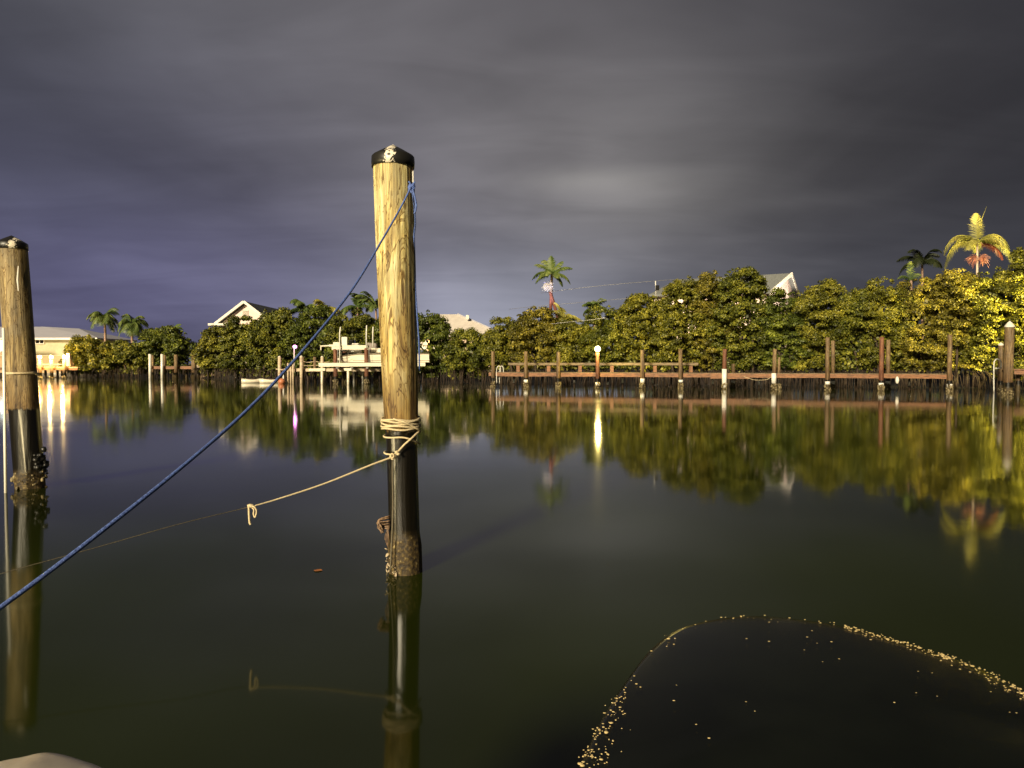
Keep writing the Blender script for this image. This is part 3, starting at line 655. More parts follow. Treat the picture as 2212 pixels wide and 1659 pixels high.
# short inner posts with pale sleeves under the deck
for px in (1110,1172,1241,1313,1345,1410,1450,1510,1540,1610,1640,1735,1850,1965,2010):
    d = dockd(px)+1.5; x = XA(px, d); mb = MB(); mb.tube([(x,d,-.3),(x,d,ZD-.06)], .06, 8); p = mb.build('inner_post', M['dark_wood'], long_dock, True)
    if random.random() < .5:
        j = MB(); z0 = random.uniform(.1,.3); j.tube([(x,d-.01,z0),(x,d-.01,z0+random.uniform(.15,.4))], .066, 8); j.build('sleeve', M['pvc'], p, True)
# rear handrail
rl = MB(); 
def dpt(px, off, z):
    d = dockd(px); base = Vector((XA(px, d), d, 0)) ; return base + nrm*off + Vector((0,0,z))
for a_, b_ in ((1082,1175),(1175,1310),(1310,1412),(1412,1505)):
    rl.beam(dpt(a_,WID-.2,1.56), dpt(b_,WID-.2,1.56+random.uniform(-.03,.03)), .08, .17)
rl.build('handrail', M['grey_wood'], long_dock)
for px in (1103,1171,1241,1312,1408,1488):
    p = dpt(px, WID-.12, 0); MB().box((p.x,p.y,1.26), (.24,.09,.5), math.atan2(u.y,u.x)).build('rail_post', M['red_wood'], long_dock)
p0 = MB().beam(dpt(1535,-.02,.72), dpt(1620,-.02,.72), .06, .16).build('lower_beam', M['red_wood'], long_dock)
# white hoops of a ladder at the left end of the dock
lad = thing('swim_ladder', 'white double-hoop swim ladder at the left end of the long dock', 'ladder', tuple(dpt(1080,.05,.6)))
for px in (1077, 1083):
    mb = MB(); d = dockd(px)+.3*(px > 1080)
    pts = [W(px-4, 828, d), W(px-4.5, 803, d), W(px-2.5, 792.5, d), W(px+1.5, 791, d), W(px+4, 795, d), W(px+4.5, 804, d)]
    mb.tube(smoothpts(pts, 6), .022, 7); mb.build('rail', M['pvc'], lad, True)
# hanging mooring line and the fender under the deck
o = MB().tube(smoothpts([dpt(1607,-.05,.78), dpt(1630,-.08,.58), dpt(1655,-.06,.60), dpt(1668,-.05,.80)], 8), .012, 6).build('mooring_line', M['rope_tan'], None, True); tag(o, 'slack pale line hanging under the long dock between two piles', 'rope')
o = MB().ball(tuple(dpt(1938,-.1,.62)), .13, 12, 8, (.8,.8,1.7)).build('fender', M['white'], None, True); tag(o, 'pale fender hanging under the right part of the long dock', 'fender')
# dock lamp on its pile
def dock_lamp(px, py, d, label, mat, colr, power, r=.13, zpile=None, group=None):
    c = W(px, py, d); t = thing('dock_lamp', label, 'lamp', (c.x, c.y, c.z-.2), group)
    MB().tube([(c.x,c.y,c.z-.24),(c.x,c.y,c.z-.13),(c.x,c.y,c.z-.12)], [.09,.09,.05], 10).build('socket', M['black'], t)
    MB().ball(c, r, 14, 10).build('globe', M[mat], t, True)
    l = lamp((c.x, c.y-.42, c.z+.22), colr, power, .12); return t
dock_lamp(1291, 754, dockd(1291)-.2, 'round yellow lamp shining on a pile of the long dock', 'lamp_yellow', (1,.78,.22), 380, .20)

# --- right edge: big capped pile, small pile, hoop ladder, second dock
def capped_pile(name, px, ytop, d, r, capm, label, mat, caph=.075, px_top=None, crusty=40, segs=40, rings=120, wob=.03, pw=None, profile=None, group=None):
    base = Vector((XA(px, d), d, 0)); top = W(px_top or px, ytop, d)
    t = thing(name, label, 'pile', (base.x, base.y, 0), group)
    vs = []; fs = []; s = random.uniform(0, 99); z0 = -.6
    for i in range(rings+1):
        f = i/rings; z = z0+(top.z-z0)*f; ff = max(0, z/top.z)
        c = base.lerp(Vector((top.x, top.y, 0)), ff); rr0 = profile(z) if profile else r
        for k in range(segs):
            a = 2*math.pi*k/segs
            w1 = mnoise.noise((math.cos(a)*2.2+s, math.sin(a)*2.2, z*.55))*wob + mnoise.noise((math.cos(a)*9+s, math.sin(a)*9, z*.9))*wob*.45
            rr_ = rr0*(1+w1)
            vs.append((c.x+math.cos(a)*rr_-base.x, c.y+math.sin(a)*rr_-base.y, z))
    for i in range(rings):
        for k in range(segs): fs.append((i*segs+k, i*segs+(k+1) % segs, (i+1)*segs+(k+1) % segs, (i+1)*segs+k))
    fs.append(tuple(rings*segs+k for k in range(segs)))
    me = bpy.data.meshes.new('shaft'); me.from_pydata(vs, [], fs); me.polygons.foreach_set('use_smooth', [True]*len(me.polygons)); me.materials.append(M[mat])
    o = bpy.data.objects.new('shaft', me); col.objects.link(o); o.parent = t
    rt = (profile(top.z) if profile else r)*1.06; cp = MB(); n = 48; pr = [(rt*.97,-.075),(rt*1.0,-.075),(rt*1.015,-.035),(rt*1.0,.004),(rt*.93,.016),(rt*.5,.6*caph),(rt*.06,caph),(0.001,caph+.004)]
    cv = []; cf = []
    for (q, z) in pr:
        for k in range(n): cv.append((top.x-base.x+math.cos(2*math.pi*k/n)*q, top.y-base.y+math.sin(2*math.pi*k/n)*q, top.z+z+.0))
    for i in range(len(pr)-1):
        for k in range(n): cf.append((i*n+k, i*n+(k+1) % n, (i+1)*n+(k+1) % n, (i+1)*n+k))
    me = bpy.data.meshes.new('cap'); me.from_pydata(cv, [], cf); me.polygons.foreach_set('use_smooth', [True]*len(me.polygons)); me.materials.append(capm)
    o2 = bpy.data.objects.new('cap', me); col.objects.link(o2); o2.parent = t
    if crusty:
        c = MB(); rb = profile(.1) if profile else r
        crust(c, base, rb, crusty, -.08, .22 if not profile else .12, (.04 if r > .2 or d > 30 else .018) if not profile else .010); c.build('barnacles', M['barnacle'], t, True)['kind'] = 'stuff'
    return t, base, top
big_r, *_ = capped_pile('mooring_pile', 2178, 704, 38, .22, M['white'], 'thick pile with a white cone cap at the right edge of the canal', 'pile_dock', .26, px_top=2181, crusty=60, rings=40, segs=28)
t, *_ = capped_pile('mooring_pile', 2162, 744, 42, .13, M['white'], 'thin pile with a white cap just left of the thick white-capped one', 'pile_dock', .12, crusty=40, rings=30, segs=20)
lad = thing('swim_ladder', 'tall white ladder hoop left of the thick white-capped pile', 'ladder', tuple(G(2148,848)))
mb = MB(); d = 40.5; mb.tube(smoothpts([W(2147,848,d), W(2147,790,d), W(2150,778,d), W(2157,776,d), W(2162,782,d), W(2162,794,d)], 6)+[W(2161.9,795.5,d), W(2149,795.5,d)], .035, 7); mb.build('rail', M['pvc'], lad, True)
d2 = thing('side_dock', 'short dark timber dock cut off by the right edge', 'dock', (XA(2240,43),43,0))
a = Vector((XA(2190,41.5),41.5,1.25)); b_ = Vector((XA(2330,40),40,1.25)); MB().beam(a+Vector((0,1,0)), b_+Vector((0,1,0)), 2, .06).build('deck', M['red_wood'], d2); MB().beam(a-Vector((0,.05,.14)), b_-Vector((0,.05,.14)), .06, .24).build('fascia_board', M['red_wood'], d2)
for px in (2200,2260,2320): MB().tube([(XA(px,42),42,-.3),(XA(px,42),42,1.2)], .12, 10).build('pile', M['pile_dock'], d2)

# --- boat dock (left of centre)
D = 59; bd = thing('boat_dock', 'pale timber boat dock on thin piles left of the near pile', 'dock', (XA(700,D),D,0))
zdk = 1.2; x0 = XA(600,D); x1 = XA(935,D)
dk = MB(); nb = 70
for i in range(nb): dk.box((x0+(x1-x0)*(i+.5)/nb, D+.95, zdk-.02), ((x1-x0)/nb-.015, 1.8, .04))
dk.build('deck', M['pale_wood'], bd)
MB().box(((x0+x1)/2, D+.02, zdk-.14), (x1-x0, .06, .2)).build('fascia_board', M['pale_wood'], bd)
MB().box(((x0+x1)/2, D+1.85, zdk-.16), (x1-x0, .06, .2)).build('rear_beam', M['dark_wood'], bd)
for px, yt, mt in ((603.7,771,'white'),(651,770,'white'),(696,771,'white'),(622,784,'white'),(628,785,'white'),(633,784,'white')):
    dd = D-.25; mb = MB(); mb.tube([Vector((XA(px,dd),dd,-.3)), W(px,yt,dd)], .13 if px not in (622,628,633) else .07, 12); p = mb.build('pile', M['pale_wood'], bd, True)
    if px in (603.7,651,696): MB().tube([W(px,yt,dd), W(px,yt-2.2,dd)], [.14,.02], 12).build('cap', M['white'], p, True)
for px in (654,680,741,770,845,905):
    dd = D+1.7; mb = MB(); mb.tube([Vector((XA(px,dd),dd,-.3)), W(px,771 if px < 700 else 792,dd)], .12, 10); mb.build('pile', M['pile_dock'], bd, True)
for px in (612,640,665,715,764,783,820,860):
    dd = D+1.0; MB().tube([(XA(px,dd),dd,-.3),(XA(px,dd),dd,zdk-.08)], .07, 8).build('inner_post', M['pvc'] if px in (612,764,783) else M['dark_wood'], bd)
for zz in (1.75, 1.45):
    rp = MB(); dd = D+1.65; rp.tube(smoothpts([(XA(655,dd),dd,zz),(XA(667,dd),dd,zz-.06),(XA(680,dd),dd,zz),(XA(697,dd),dd,zz-.07),(XA(712,dd),dd,zz-.02)], 5), .025, 5); rp.build('rope_rail', M['rope_tan'], bd, True)
rp = MB(); rp.tube([W(596,797,D-.3), W(612,799,D-.3)], .05, 6); rp.build('rub_rail', M['pale_wood'], bd)
# lift
D2 = 57.3; lf = thing('boat_lift', 'cream boat lift beams on two brown piles and white posts', 'boat lift', (XA(790,D2),D2,0))
for px, yt in ((725,754),(792,752)):
    add_pile(lf, px, yt, D2, .17, 'pile_red', 0, True, None, px_top=px-1)
for px, yt in ((728,760),(796,760)):
    add_pile(lf, px+16, yt, D2+3.6, .15, 'pile_red', 0, True, None)
MB().beam(W(717,750.5,D2), W(797,750.5,D2), .22, .34).build('top_beam', M['hull'], lf)
MB().beam(W(733,750.5,D2+3.6), W(813,750.5,D2+3.6), .22, .34).build('top_beam', M['hull'], lf)
MB().beam(W(689,788,D2-.35), W(919,787,D2-.35), .2, .28).build('cradle_beam', M['hull'], lf)
MB().beam(W(700,789,D2+2.6), W(925,788.5,D2+2.6), .2, .24).build('cradle_beam', M['hull'], lf)
for px in (728,760,793,826,860):
    MB().beam(W(px,793.5,D2-.3), W(px+4,793.5,D2+2.6), .18, .2).build('cross_beam', M['steel'], lf)
MB().beam(W(668,798.5,D2-.4), W(690,798,D2-.4), .1, .16).build('stub_beam', M['hull'], lf)
mot = MB(); c = W(724,746.5,D2); mot.box(c,(.9,.3,.16)); mot.box(c+Vector((.1,0,.16)),(.45,.25,.2)); mot.tube([c+Vector((-.3,0,0)), c+Vector((-1.15,0,-.05))],.06,8); mot.tube([c+Vector((-1.1,0,0)), c+Vector((-1.1,0,-.35))],.05,8); mot.tube([c+Vector((.35,0,-.1)), c+Vector((.35,0,-.6))],.06,8); mot.build('winch_motor', M['hull'], lf)
for px, z1_ in ((752,798),(686.5+9,798)):
    p = MB().tube([(XA(px,D2-.4),D2-.4,-.3), W(px,z1_,D2-.4)], .1, 10).build('post', M['hull'], lf, True); MB().box(W(px,z1_,D2-.4),(.55,.3,.2)).build('bracket', M['hull'], p)
for px, y0, y1, kx in ((734.5,706,790,1.2),(792,703,752,0),(806,706,750,0)):
    gp = MB(); gp.tube([W(px-.6,y1,D2-.3), W(px-.6,y0+14,D2-.3), W(px+kx,y0,D2-.3)], .05, 8); gp.build('guide_pole', M['pvc'], lf, True)
for px in (727,795):
    MB().tube([W(px+2,753,D2-.2), W(px+2,786,D2-.2)], .012, 4).build('cable', M['steel'], lf)
# boat (bow to the left), hull lofted from sections
bt = thing('motor_boat', 'cream open motor boat raised on the boat lift', 'boat', tuple(W(790,790,D2+1.2)))
YC = D2+1.25; xb = XA(730, YC); xs = XA(930, YC); Lb = xs-xb; zk = ZA(785.2, YC); 
secs = []; ns = 16
for i in range(ns+1):
    f = i/ns; wv = 1.12*min(1, (f/.30+.10))**.5; zg = ZA(770.5-5.5*min(1, f/.25)-1.5*f, YC)-(0 if f > 0 else .1)
    k0 = zk+.02+.22*max(0, 1-f/.10)**1.6; ch = zk+.10+.25*max(0, 1-f/.14)**1.4; x = xb+Lb*f
    secs.append([(x,YC,k0),(x+.02,YC-wv*.94,min(ch,zg-.1)),(x-.05*(1-f),YC-wv,zg),(x-.05*(1-f),YC-wv+.07,zg+.02)])
hb = MB(); vs = []
for s in secs:
    for p in s: vs.append(p)
    for p in s[1:]: vs.append((p[0], 2*YC-p[1], p[2]))
fs = []
for i in range(ns):
    a, b_ = i*7, (i+1)*7
    for k in range(3): fs.append((a+k, b_+k, b_+k+1, a+k+1))
    fs.append((a, a+4, b_+4, b_)); fs.append((a+4, a+5, b_+5, b_+4)); fs.append((a+5, a+6, b_+6, b_+5)); fs.append((a+3, b_+3, b_+6, a+6))
fs.append((0,1,2,3,6,5,4)); e_ = ns*7; fs.append((e_,e_+4,e_+5,e_+6,e_+3,e_+2,e_+1))
hb.add(vs, fs); hb.build('hull', M['hull'], bt)
rr_ = MB(); rr_.tube([(s[2][0], s[2][1]-.02, s[2][2]-.03) for s in secs], .035, 6); rr_.tube([(s[1][0], s[1][1]-.02, s[1][2]+.12) for s in secs[3:]], .018, 5); rr_.build('rub_rail', M['grey_wood'], bt, True)
ln = MB(); ln.tube(smoothpts([W(735,770,YC-1.2), W(737,774.5,YC-1.2), W(748,774.5,YC-1.22), W(756,771,YC-1.22)], 5), .015, 5); ln.build('bow_line', M['rope_dark'], bt, True)
cs = MB(); c = W(768,757,YC); cs.box(c+Vector((0,0,-.25)),(.95,.8,1.0),taper=.85); cs.box(c+Vector((.05,0,.35)),(.5,.7,.4)); cs.build('console', M['white'], bt)
cs = MB(); c = W(760,741,YC); cs.box(c+Vector((-.55,0,-.1)),(.42,.4,1.15)); cs.build('seat_cover', M['white'], bt)
MB().tube([W(757,752,YC),W(757.5,737,YC),W(762,736,YC)],[.12,.2,.12],8).build('engine_cowl', M['black'], bt)
gc = MB(); c = W(803,754,YC); gc.add([c+Vector((-.6,-.4,-.6)),c+Vector((.5,-.4,-.6)),c+Vector((.42,-.35,.45)),c+Vector((-.35,-.35,.5)),c+Vector((-.6,.4,-.6)),c+Vector((.5,.4,-.6)),c+Vector((.42,.35,.45)),c+Vector((-.35,.35,.5))],
    [(0,1,2,3),(7,6,5,4),(0,3,7,4),(1,5,6,2),(3,2,6,7)]); gc.build('windscreen', M['sail_grey'], bt)
MB().box(W(822,757,YC),(1.3,.8,.34)).build('rear_bench', M['hull'], bt)
MB().box(W(757,766,YC),(1.2,.9,.3)).build('foredeck_cushion', M['dark_cloth'], bt)
br_ = MB(); br_.tube(smoothpts([W(735,765,YC-.5), W(738,758.5,YC-.7), W(752,757.5,YC-1.0), W(766,760,YC-1.1)], 6), .022, 6)
for a_, b2_ in ((738,758.5),(752,757.5)): br_.tube([W(a_,b2_,YC-.8), W(a_,766,YC-.8)], .018, 5)
br_.build('bow_rail', M['steel'], bt, True)
tt_ = MB()
for px_ in (762,775): tt_.tube([W(px_,764,YC-.35), W(px_+1,744,YC-.35)], .022, 5)
tt_.tube([W(761,744,YC-.35), W(778,744,YC-.35)], .03, 6); tt_.build('grab_frame', M['steel'], bt, True)
# pink lamp on a post
t = thing('pink_lamp_post', 'white post with a glowing pink lamp on the boat dock', 'lamp', (XA(636,D+.4),D+.4,zdk))
MB().tube([(XA(635.5,D+.4),D+.4,zdk), W(635.5,753,D+.4)], .045, 8).build('post', M['pvc'], t, True)
MB().ball(W(637,749,D+.4), .17, 12, 8, (1,1,.85)).build('globe', M['lamp_pink'], t, True)
lamp(W(636,747,D), (1,.25,.8), 7, .12)
o = MB().ball((XA(608,D-.6),D-.6,.16), .27, 14, 10).build('mooring_buoy', M['buoy'], None, True); tag(o, 'orange ball buoy floating at the left end of the boat dock', 'buoy')
# two pale kayaks afloat left of the dock
def kayak(pa, pb, d, label, w=.36):
    a = Vector((XA(pa,d),d,.0)); b_ = Vector((XA(pb,d),d+.5,.0)); t = thing('kayak', label, 'kayak', tuple((a+b_)/2), 'pale kayaks afloat by the boat dock')
    n = 18; hb = MB(); rings = []
    for i in range(n+1):
        f = i/n; c = a.lerp(b_, f); k = max(.03, math.sin(math.pi*f)**.55); z = .26+.10*abs(2*f-1)**2
        rings += [c+Vector((0,0,-.12*k)), c+Vector((0,-w*k,.06)), c+Vector((0,-w*k*.96,z)), c+Vector((0,0,z+.06*k)), c+Vector((0,w*k*.96,z)), c+Vector((0,w*k,.06))]
    fs = []
    for i in range(n):
        for k in range(6): fs.append((i*6+k, (i+1)*6+k, (i+1)*6+(k+1) % 6, i*6+(k+1) % 6))
    fs.append((5,4,3,2,1,0)); fs.append(tuple(n*6+k for k in range(6)))
    hb.add(rings, fs); hb.build('hull', M['hull'], t, True)
    cc = a.lerp(b_, .5); MB().ball(cc+Vector((0,-.02,.31)), .3, 14, 6, (1.5,.75,.22)).build('cockpit', M['dark_wood'], t, True)
kayak(521,563,60.5,'left one of two pale kayaks floating by the shore')
kayak(560,604,60.2,'right one of two pale kayaks, nearer the orange buoy')

# --- empty four-pile dock
D = 79; ed = thing('empty_dock', 'empty red-brown dock on four tall thin piles before the dark mangrove', 'dock', (XA(370,D),D,0))
zz = ZA(791,D); a = XA(326,D); b2 = XA(456,D+.01)
MB().box(((a+XA(422,D))/2, D+.9, zz-.02), (XA(422,D)-a, 1.8, .05)).build('deck', M['grey_wood'], ed)
MB().box(((a+XA(420,D))/2, D-.02, zz-.16), (XA(420,D)-a, .07, .3)).build('fascia_board', M['red_wood'], ed)
for px, yt, r_, mt in ((324,765,.15,'pvc'),(350,765,.15,'pvc'),(380,766,.2,'pile_dock'),(419,764,.26,'pile_dock')):
    MB().tube([(XA(px,D-.3),D-.3,-.3), W(px,yt,D-.3)], r_, 12).build('pile', M[mt], ed, True)
for px, yt in ((330,767),(356,767),(375,795),(403,795),(428,795)):
    MB().tube([(XA(px,D+1.6),D+1.6,-.3), W(px,yt,D+1.6)], .14, 10).build('pile', M['pile_dock'], ed, True)
# stone seawall and white picket fence beside it
o = MB(); a = XA(421,82); b_ = XA(458,79); 
for i in range(7):
    for j in range(4):
        x = a+(b_-a)*(i+.5*(j % 2)+.3)/7.2; o.box((x, 81.3-1.2*i/7+random.uniform(-.05,.05), .12+j*.3), ((b_-a)/7.2*.95, .6, .28), random.uniform(-.05,.05))
tag(o.build('seawall', M['stone']), 'rough stone seawall right of the empty four-pile dock', 'wall')
o = MB(); y_ = 82.3; xa, xb_ = XA(424,y_), XA(456,y_); z0 = ZA(790,y_); z1 = ZA(774,y_)
fn = thing('picket_fence', 'white picket railing on a pale curb beside the stone seawall', 'fence', ((xa+xb_)/2,y_,z0))
MB().box(((xa+xb_)/2,y_,(z0+ZA(783,y_))/2-.1),(xb_-xa,.4,ZA(783,y_)-z0+.2)).build('curb', M['pale_wood'], fn)
zc_ = ZA(783,y_)
o.box(((xa+xb_)/2,y_,z1),(xb_-xa,.08,.09)); o.box(((xa+xb_)/2,y_,zc_+.08),(xb_-xa,.08,.08))
for i in range(11): o.box((xa+(xb_-xa)*i/10,y_-.01,(z1+zc_)/2),(.05 if i % 3 else .14,.05,(z1-zc_)*1.02))
o.build('railing', M['white'], fn)

# --- lamp dock far left
D = 77; ld = thing('lamp_dock', 'far left dock with three warm lamps on its piles', 'dock', (XA(120,D),D,0))
zz = ZA(793,D); a = XA(-60,D); b_ = XA(168,D)
MB().box(((a+b_)/2, D+1, zz-.02), (b_-a, 2.0, .05)).build('deck', M['pale_wood'], ld)
MB().box(((a+b_)/2, D-.02, zz-.17), (b_-a, .07, .28)).build('fascia_board', M['red_wood'], ld)
for px in (86,111,139,45,10):
    p = MB().tube([(XA(px,D-.3),D-.3,-.3), W(px,777,D-.3)], .17, 12).build('pile', M['pile_dock'], ld, True)
    c = MB(); crust(c, Vector((XA(px,D-.3),D-.3,0)), .18, 20, -.05, .25, .06); c.build('barnacles', M['barnacle'], p, True)['kind'] = 'stuff'
for px in (70,98,124,134,156,166):
    MB().tube([(XA(px,D+1.5),D+1.5,-.3),(XA(px,D+1.5),D+1.5,zz-.1)], .12, 8).build('inner_post', M['dark_wood'], ld)
# pale rail
rlg = MB(); rlg.beam(W(60,787,D+1.9), W(160,787,D+1.9), .06,.1); rlg.build('handrail', M['cream_wall'], ld)
for px, lab in ((86,'leftmost of three warm lamps on the far left dock'),(111,'middle one of three warm lamps on the far left dock'),(139,'rightmost of three warm lamps on the far left dock')):
    dock_lamp(px, 771.5, D-.3, lab, 'lamp_warm', (1,.66,.24), 650, .20, group='warm lamps on the far left dock')
o = MB(); c = W(148.5,776,D+.6); o.box(c,(.55,.5,.7),taper=.7); o.box(c+Vector((0,0,.5)),(.3,.3,.3)); o.box(c+Vector((0,0,-.55)),(.7,.55,.4)); tag(o.build('dock_box', M['cream_wall']), 'small pale stepped box lit by the rightmost far left lamp', 'box')
gd = thing('garden_wall', 'terracotta garden wall glowing behind the three lamps', 'wall', (XA(110,84),84,.5))
MB().box((XA(90,84), 84, 1.5), (9.5,.3,1.9)).build('wall', simple('garden_wall_render', (.46,.33,.20), (.36,.25,.15), .85, (3,3,3), .2), gd); MB().box((XA(90,84), 84, 2.5), (9.7,.4,.1)).build('coping', M['cream_wall'], gd)

# garden uplights the photograph shows on plants, plus lamps added to brighten house walls: spots on the ground behind the trees, aimed up
def uplight(src, dst, c, p, ang=34):
    d = bpy.data.lights.new('uplight', 'SPOT'); d.energy = p; d.color = c; d.spot_size = R(ang); d.spot_blend = .6; d.shadow_soft_size = .05
    o = bpy.data.objects.new('uplight', d); col.objects.link(o); o.location = src; o.rotation_euler = (Vector(dst)-Vector(src)).to_track_quat('-Z','Y').to_euler()
def ground_under(px, d, z=3.2): p = W(px, 785, d); p.z = z; return p
lamp(W(120,772,89.5), (1,.72,.38), 900, .2)  # added lamp behind the garden wall, brightens the hip-roof house wall
uplight(ground_under(1745,57,3.6), W(1704,606,62), (1,.85,.68), 3000, 40)  # added spot, brightens the cream gable that the key light misses
uplight(ground_under(800,63.5,2.6), W(812,650,66), (.03,1,.5), 1100)
uplight(ground_under(366,86,2.2), W(372,708,88), (.05,1,.35), 700)
uplight(ground_under(430,84,2.2), W(437,708,79), (.1,1,.35), 400)
uplight(ground_under(1178,58,4.6), W(1186,585,60), (.45,.8,1), 500, 44)
uplight(ground_under(1186,59,5.2), W(1186,612,59.7), (.9,.85,1), 220, 50)
uplight(ground_under(1038,60.4,3.4), W(1038,717,60.4), (.05,.06,1), 2600, 110)
uplight(ground_under(2105,50.8,5.2), W(2113,500,50.3), (1,.85,.3), 2600, 80)
uplight(ground_under(1500,57,2.6), W(1535,650,64), (1,.75,.5), 1700, 62)  # added spot behind the trees, brightens the wall they shade
lamp((-5.9, 2.4, .4), (1,.80,.42), 430, .10)      # low quay lamp at the left, outside the frame, whose glint runs down both wet piles
uplight((XA(2370,42), 41, 6.2), (XA(2150,49), 49, 5.2), (1,.80,.22), 9500, 95)      # floodlight just outside the right edge

# ------------------------------------------------------------------ near piles
# cap with bird droppings
m, ntc, b = nm('black_cap_with_droppings'); Lc = ntc.links.new
v = coords(ntc, (26,26,26)); no = N(ntc, 'ShaderNodeTexNoise', i_Scale=1.0, i_Detail=6.0, i_Distortion=1.2); Lc(v, no.inputs['Vector'])
tcn = N(ntc, 'ShaderNodeTexCoord'); sx = N(ntc, 'ShaderNodeSeparateXYZ'); Lc(tcn.outputs['Object'], sx.inputs[0])
mx = N(ntc, 'ShaderNodeMath', operation='ABSOLUTE'); 
ax = N(ntc, 'ShaderNodeMath', operation='ADD'); Lc(sx.outputs['X'], ax.inputs[0]); ax.inputs[1].default_value = .085; Lc(ax.outputs[0], mx.inputs[0])
mr = N(ntc, 'ShaderNodeMapRange'); Lc(mx.outputs[0], mr.inputs[0]); mr.inputs[1].default_value = .02; mr.inputs[2].default_value = .075; mr.inputs[3].default_value = .16; mr.inputs[4].default_value = -.25
ad = N(ntc, 'ShaderNodeMath', operation='ADD'); Lc(no.outputs['Fac'], ad.inputs[0]); Lc(mr.outputs[0], ad.inputs[1])
rp = ramp(ntc, [(.60, (.012,.011,.009)), (.63, (.75,.68,.55))]); Lc(ad.outputs[0], rp.inputs['Fac']); Lc(rp.outputs[0], b.inputs['Base Color']); b.inputs['Roughness'].default_value = .42
M['cap'] = m
def prof(z):
    P = [(-.6,.122),(.0,.128),(.2,.128),(.30,.117),(1.05,.117),(1.12,.128),(1.6,.137),(2.4,.145),(3.2,.152)]
    for (a, ra), (b_, rb) in zip(P, P[1:]):
        if z <= b_: return ra+(rb-ra)*max(0, (z-a))/(b_-a)
    return .152
DP = 5.65
mp_, pbase, ptop = capped_pile('mooring_pile', 873.5, 341, DP, .14, M['cap'], 'tall near weathered pile with a black cone cap, wrapped in tan rope', 'pile_big', .095, px_top=849, crusty=14, segs=72, rings=420, wob=.05, profile=prof, group=None)
def axis(z): return Vector((pbase.x+(ptop.x-pbase.x)*max(0, z)/ptop.z, DP, z))
DLP = 9.5
lp_, lbase, ltop = capped_pile('mooring_pile', 61, 527, DLP, .17, M['cap'], 'leaning near pile with a black cap cut by the left edge', 'pile_left', .105, px_top=25, crusty=50, segs=56, rings=220, wob=.05)
# band of line round the left pile
def laxis(z): return Vector((lbase.x+(ltop.x-lbase.x)*max(0, z)/ltop.z, DLP, z))
zb = ZA(808.5, DLP); rg = MB(); pts = []
for i in range(49):
    a = 2*math.pi*i/24; p = laxis(zb); pts.append(p+Vector((math.cos(a)*.182, math.sin(a)*.182, .015*math.sin(a*.5)+.012*(i/24))))
rg.tube(pts, .011, 6); tag(rg.build('rope_band', M['rope_tan'], None, True), 'pale line tied round the leaning left pile', 'rope')
# thin pipe left of that pile
pp = MB(); pp.tube([W(12,1056,9.1)-Vector((0,0,.3)), W(10,900,9.1), W(7.5,708,9.1)], .017, 8); tag(pp.build('thin_pipe', M['pvc'], None, True), 'thin pale pipe standing in the water left of the leaning pile', 'pipe')
# black cluster of growth on the left pile
oc = MB(); c = W(87, 1003, 9.45)
for i in range(60): oc.ball(c+Vector((random.gauss(0,.03), random.gauss(0,.05), random.gauss(0,.075))), random.uniform(.015,.04), 6, 4, jit=.3)
oc.build('oyster_clump', M['black'], lp_, True)
sp2 = MB(); c = W(41,604,9.3); sp2.tube([c+Vector((-.01,0,-.14)), c+Vector((-.02,0,0)), c+Vector((-.005,0,.17))], [.006,.012,.006], 5); sp2.build('splinter', M['pvc'], lp_)

# ropes on the main pile
RT = M['rope_tan']
def wrap(z, a0, a1, dz=0, rr=None, n=40, off=.007, tilt=0, tiltdir=0):
    out = []
    for i in range(n+1):
        f = i/n; a = a0+(a1-a0)*f; zz = z+dz*f+tilt*math.cos(a-tiltdir); r_ = (rr or prof(zz))*1.03+off
        p = axis(zz); out.append(p+Vector((math.cos(a)*r_, math.sin(a)*r_, 0)))
    return out
zt = ZA(903.5, DP); zb_ = ZA(924, DP)
cm_ = thing('tan_rope', 'tan rope coiled five times round the near pile with a taut tail to the left', 'rope', tuple(axis(.95)))
for i in range(5):
    z = zt+(zb_-zt)*i/4; r0 = .134
    w_ = wrap(z, 0, 2*math.pi, 0, r0+.004*random.random(), 56, .006, random.uniform(-.006,.010), random.uniform(0,6))
    # strands sag and cross a little
    w_ = [p+Vector((0,0,.006*math.sin(k*.35+i*2))) for k, p in enumerate(w_)]
    MB().tube(w_[:-1], .0075, 7, closed=True).build('coil', RT, cm_, True)
def pxr(pts, k=8): return smoothpts([W(*p) for p in pts], k)
df = DP-.14
# crossing strand over the coil, to the right edge
MB().tube(pxr([(850,905,df-.01),(862,909,df-.02),(876,913,df-.022),(890,920,df+.01),(903,927,df+.05),(908,931,df+.12)]), .0075, 7).build('crossing_strand', RT, cm_, True)
MB().tube(pxr([(907,934,df+.14),(902,935,df+.06),(888,948,df-.005),(874,960,df-.015),(862,973,df-.02),(853,981,df-.025),(847,986,df-.02)]), .0075, 7).build('down_strand', RT, cm_, True)
MB().tube(pxr([(832,940,df+.14),(829,942.5,df+.06),(834,945,df+.02),(850,945.5,df-.0),(868,945,df-.01),(884,948,df+.0),(898,954,df+.05),(907,959,df+.13)]), .0070, 7).build('lower_loop', RT, cm_, True)
MB().tube(pxr([(833,975,df+.13),(830,977.5,df+.05),(834,980.5,df+.0),(844,982,df-.02),(849,984,df-.02)]), .0070, 7).build('lower_loop', RT, cm_, True)
kn = MB()
for (cx, cy, r_) in ((857,977,.013),(860,981,.012)):
    kn.ball(W(cx,cy,df-.03), r_, 8, 6, (1.2,1,.9), .1)
kc = W(848,987,df-.03)
kn.tube([kc+Vector((math.cos(a)*.017,-.004*math.sin(3*a),math.sin(a)*.016)) for a in [2*math.pi*i/14 for i in range(14)]], .0075, 7, closed=True)
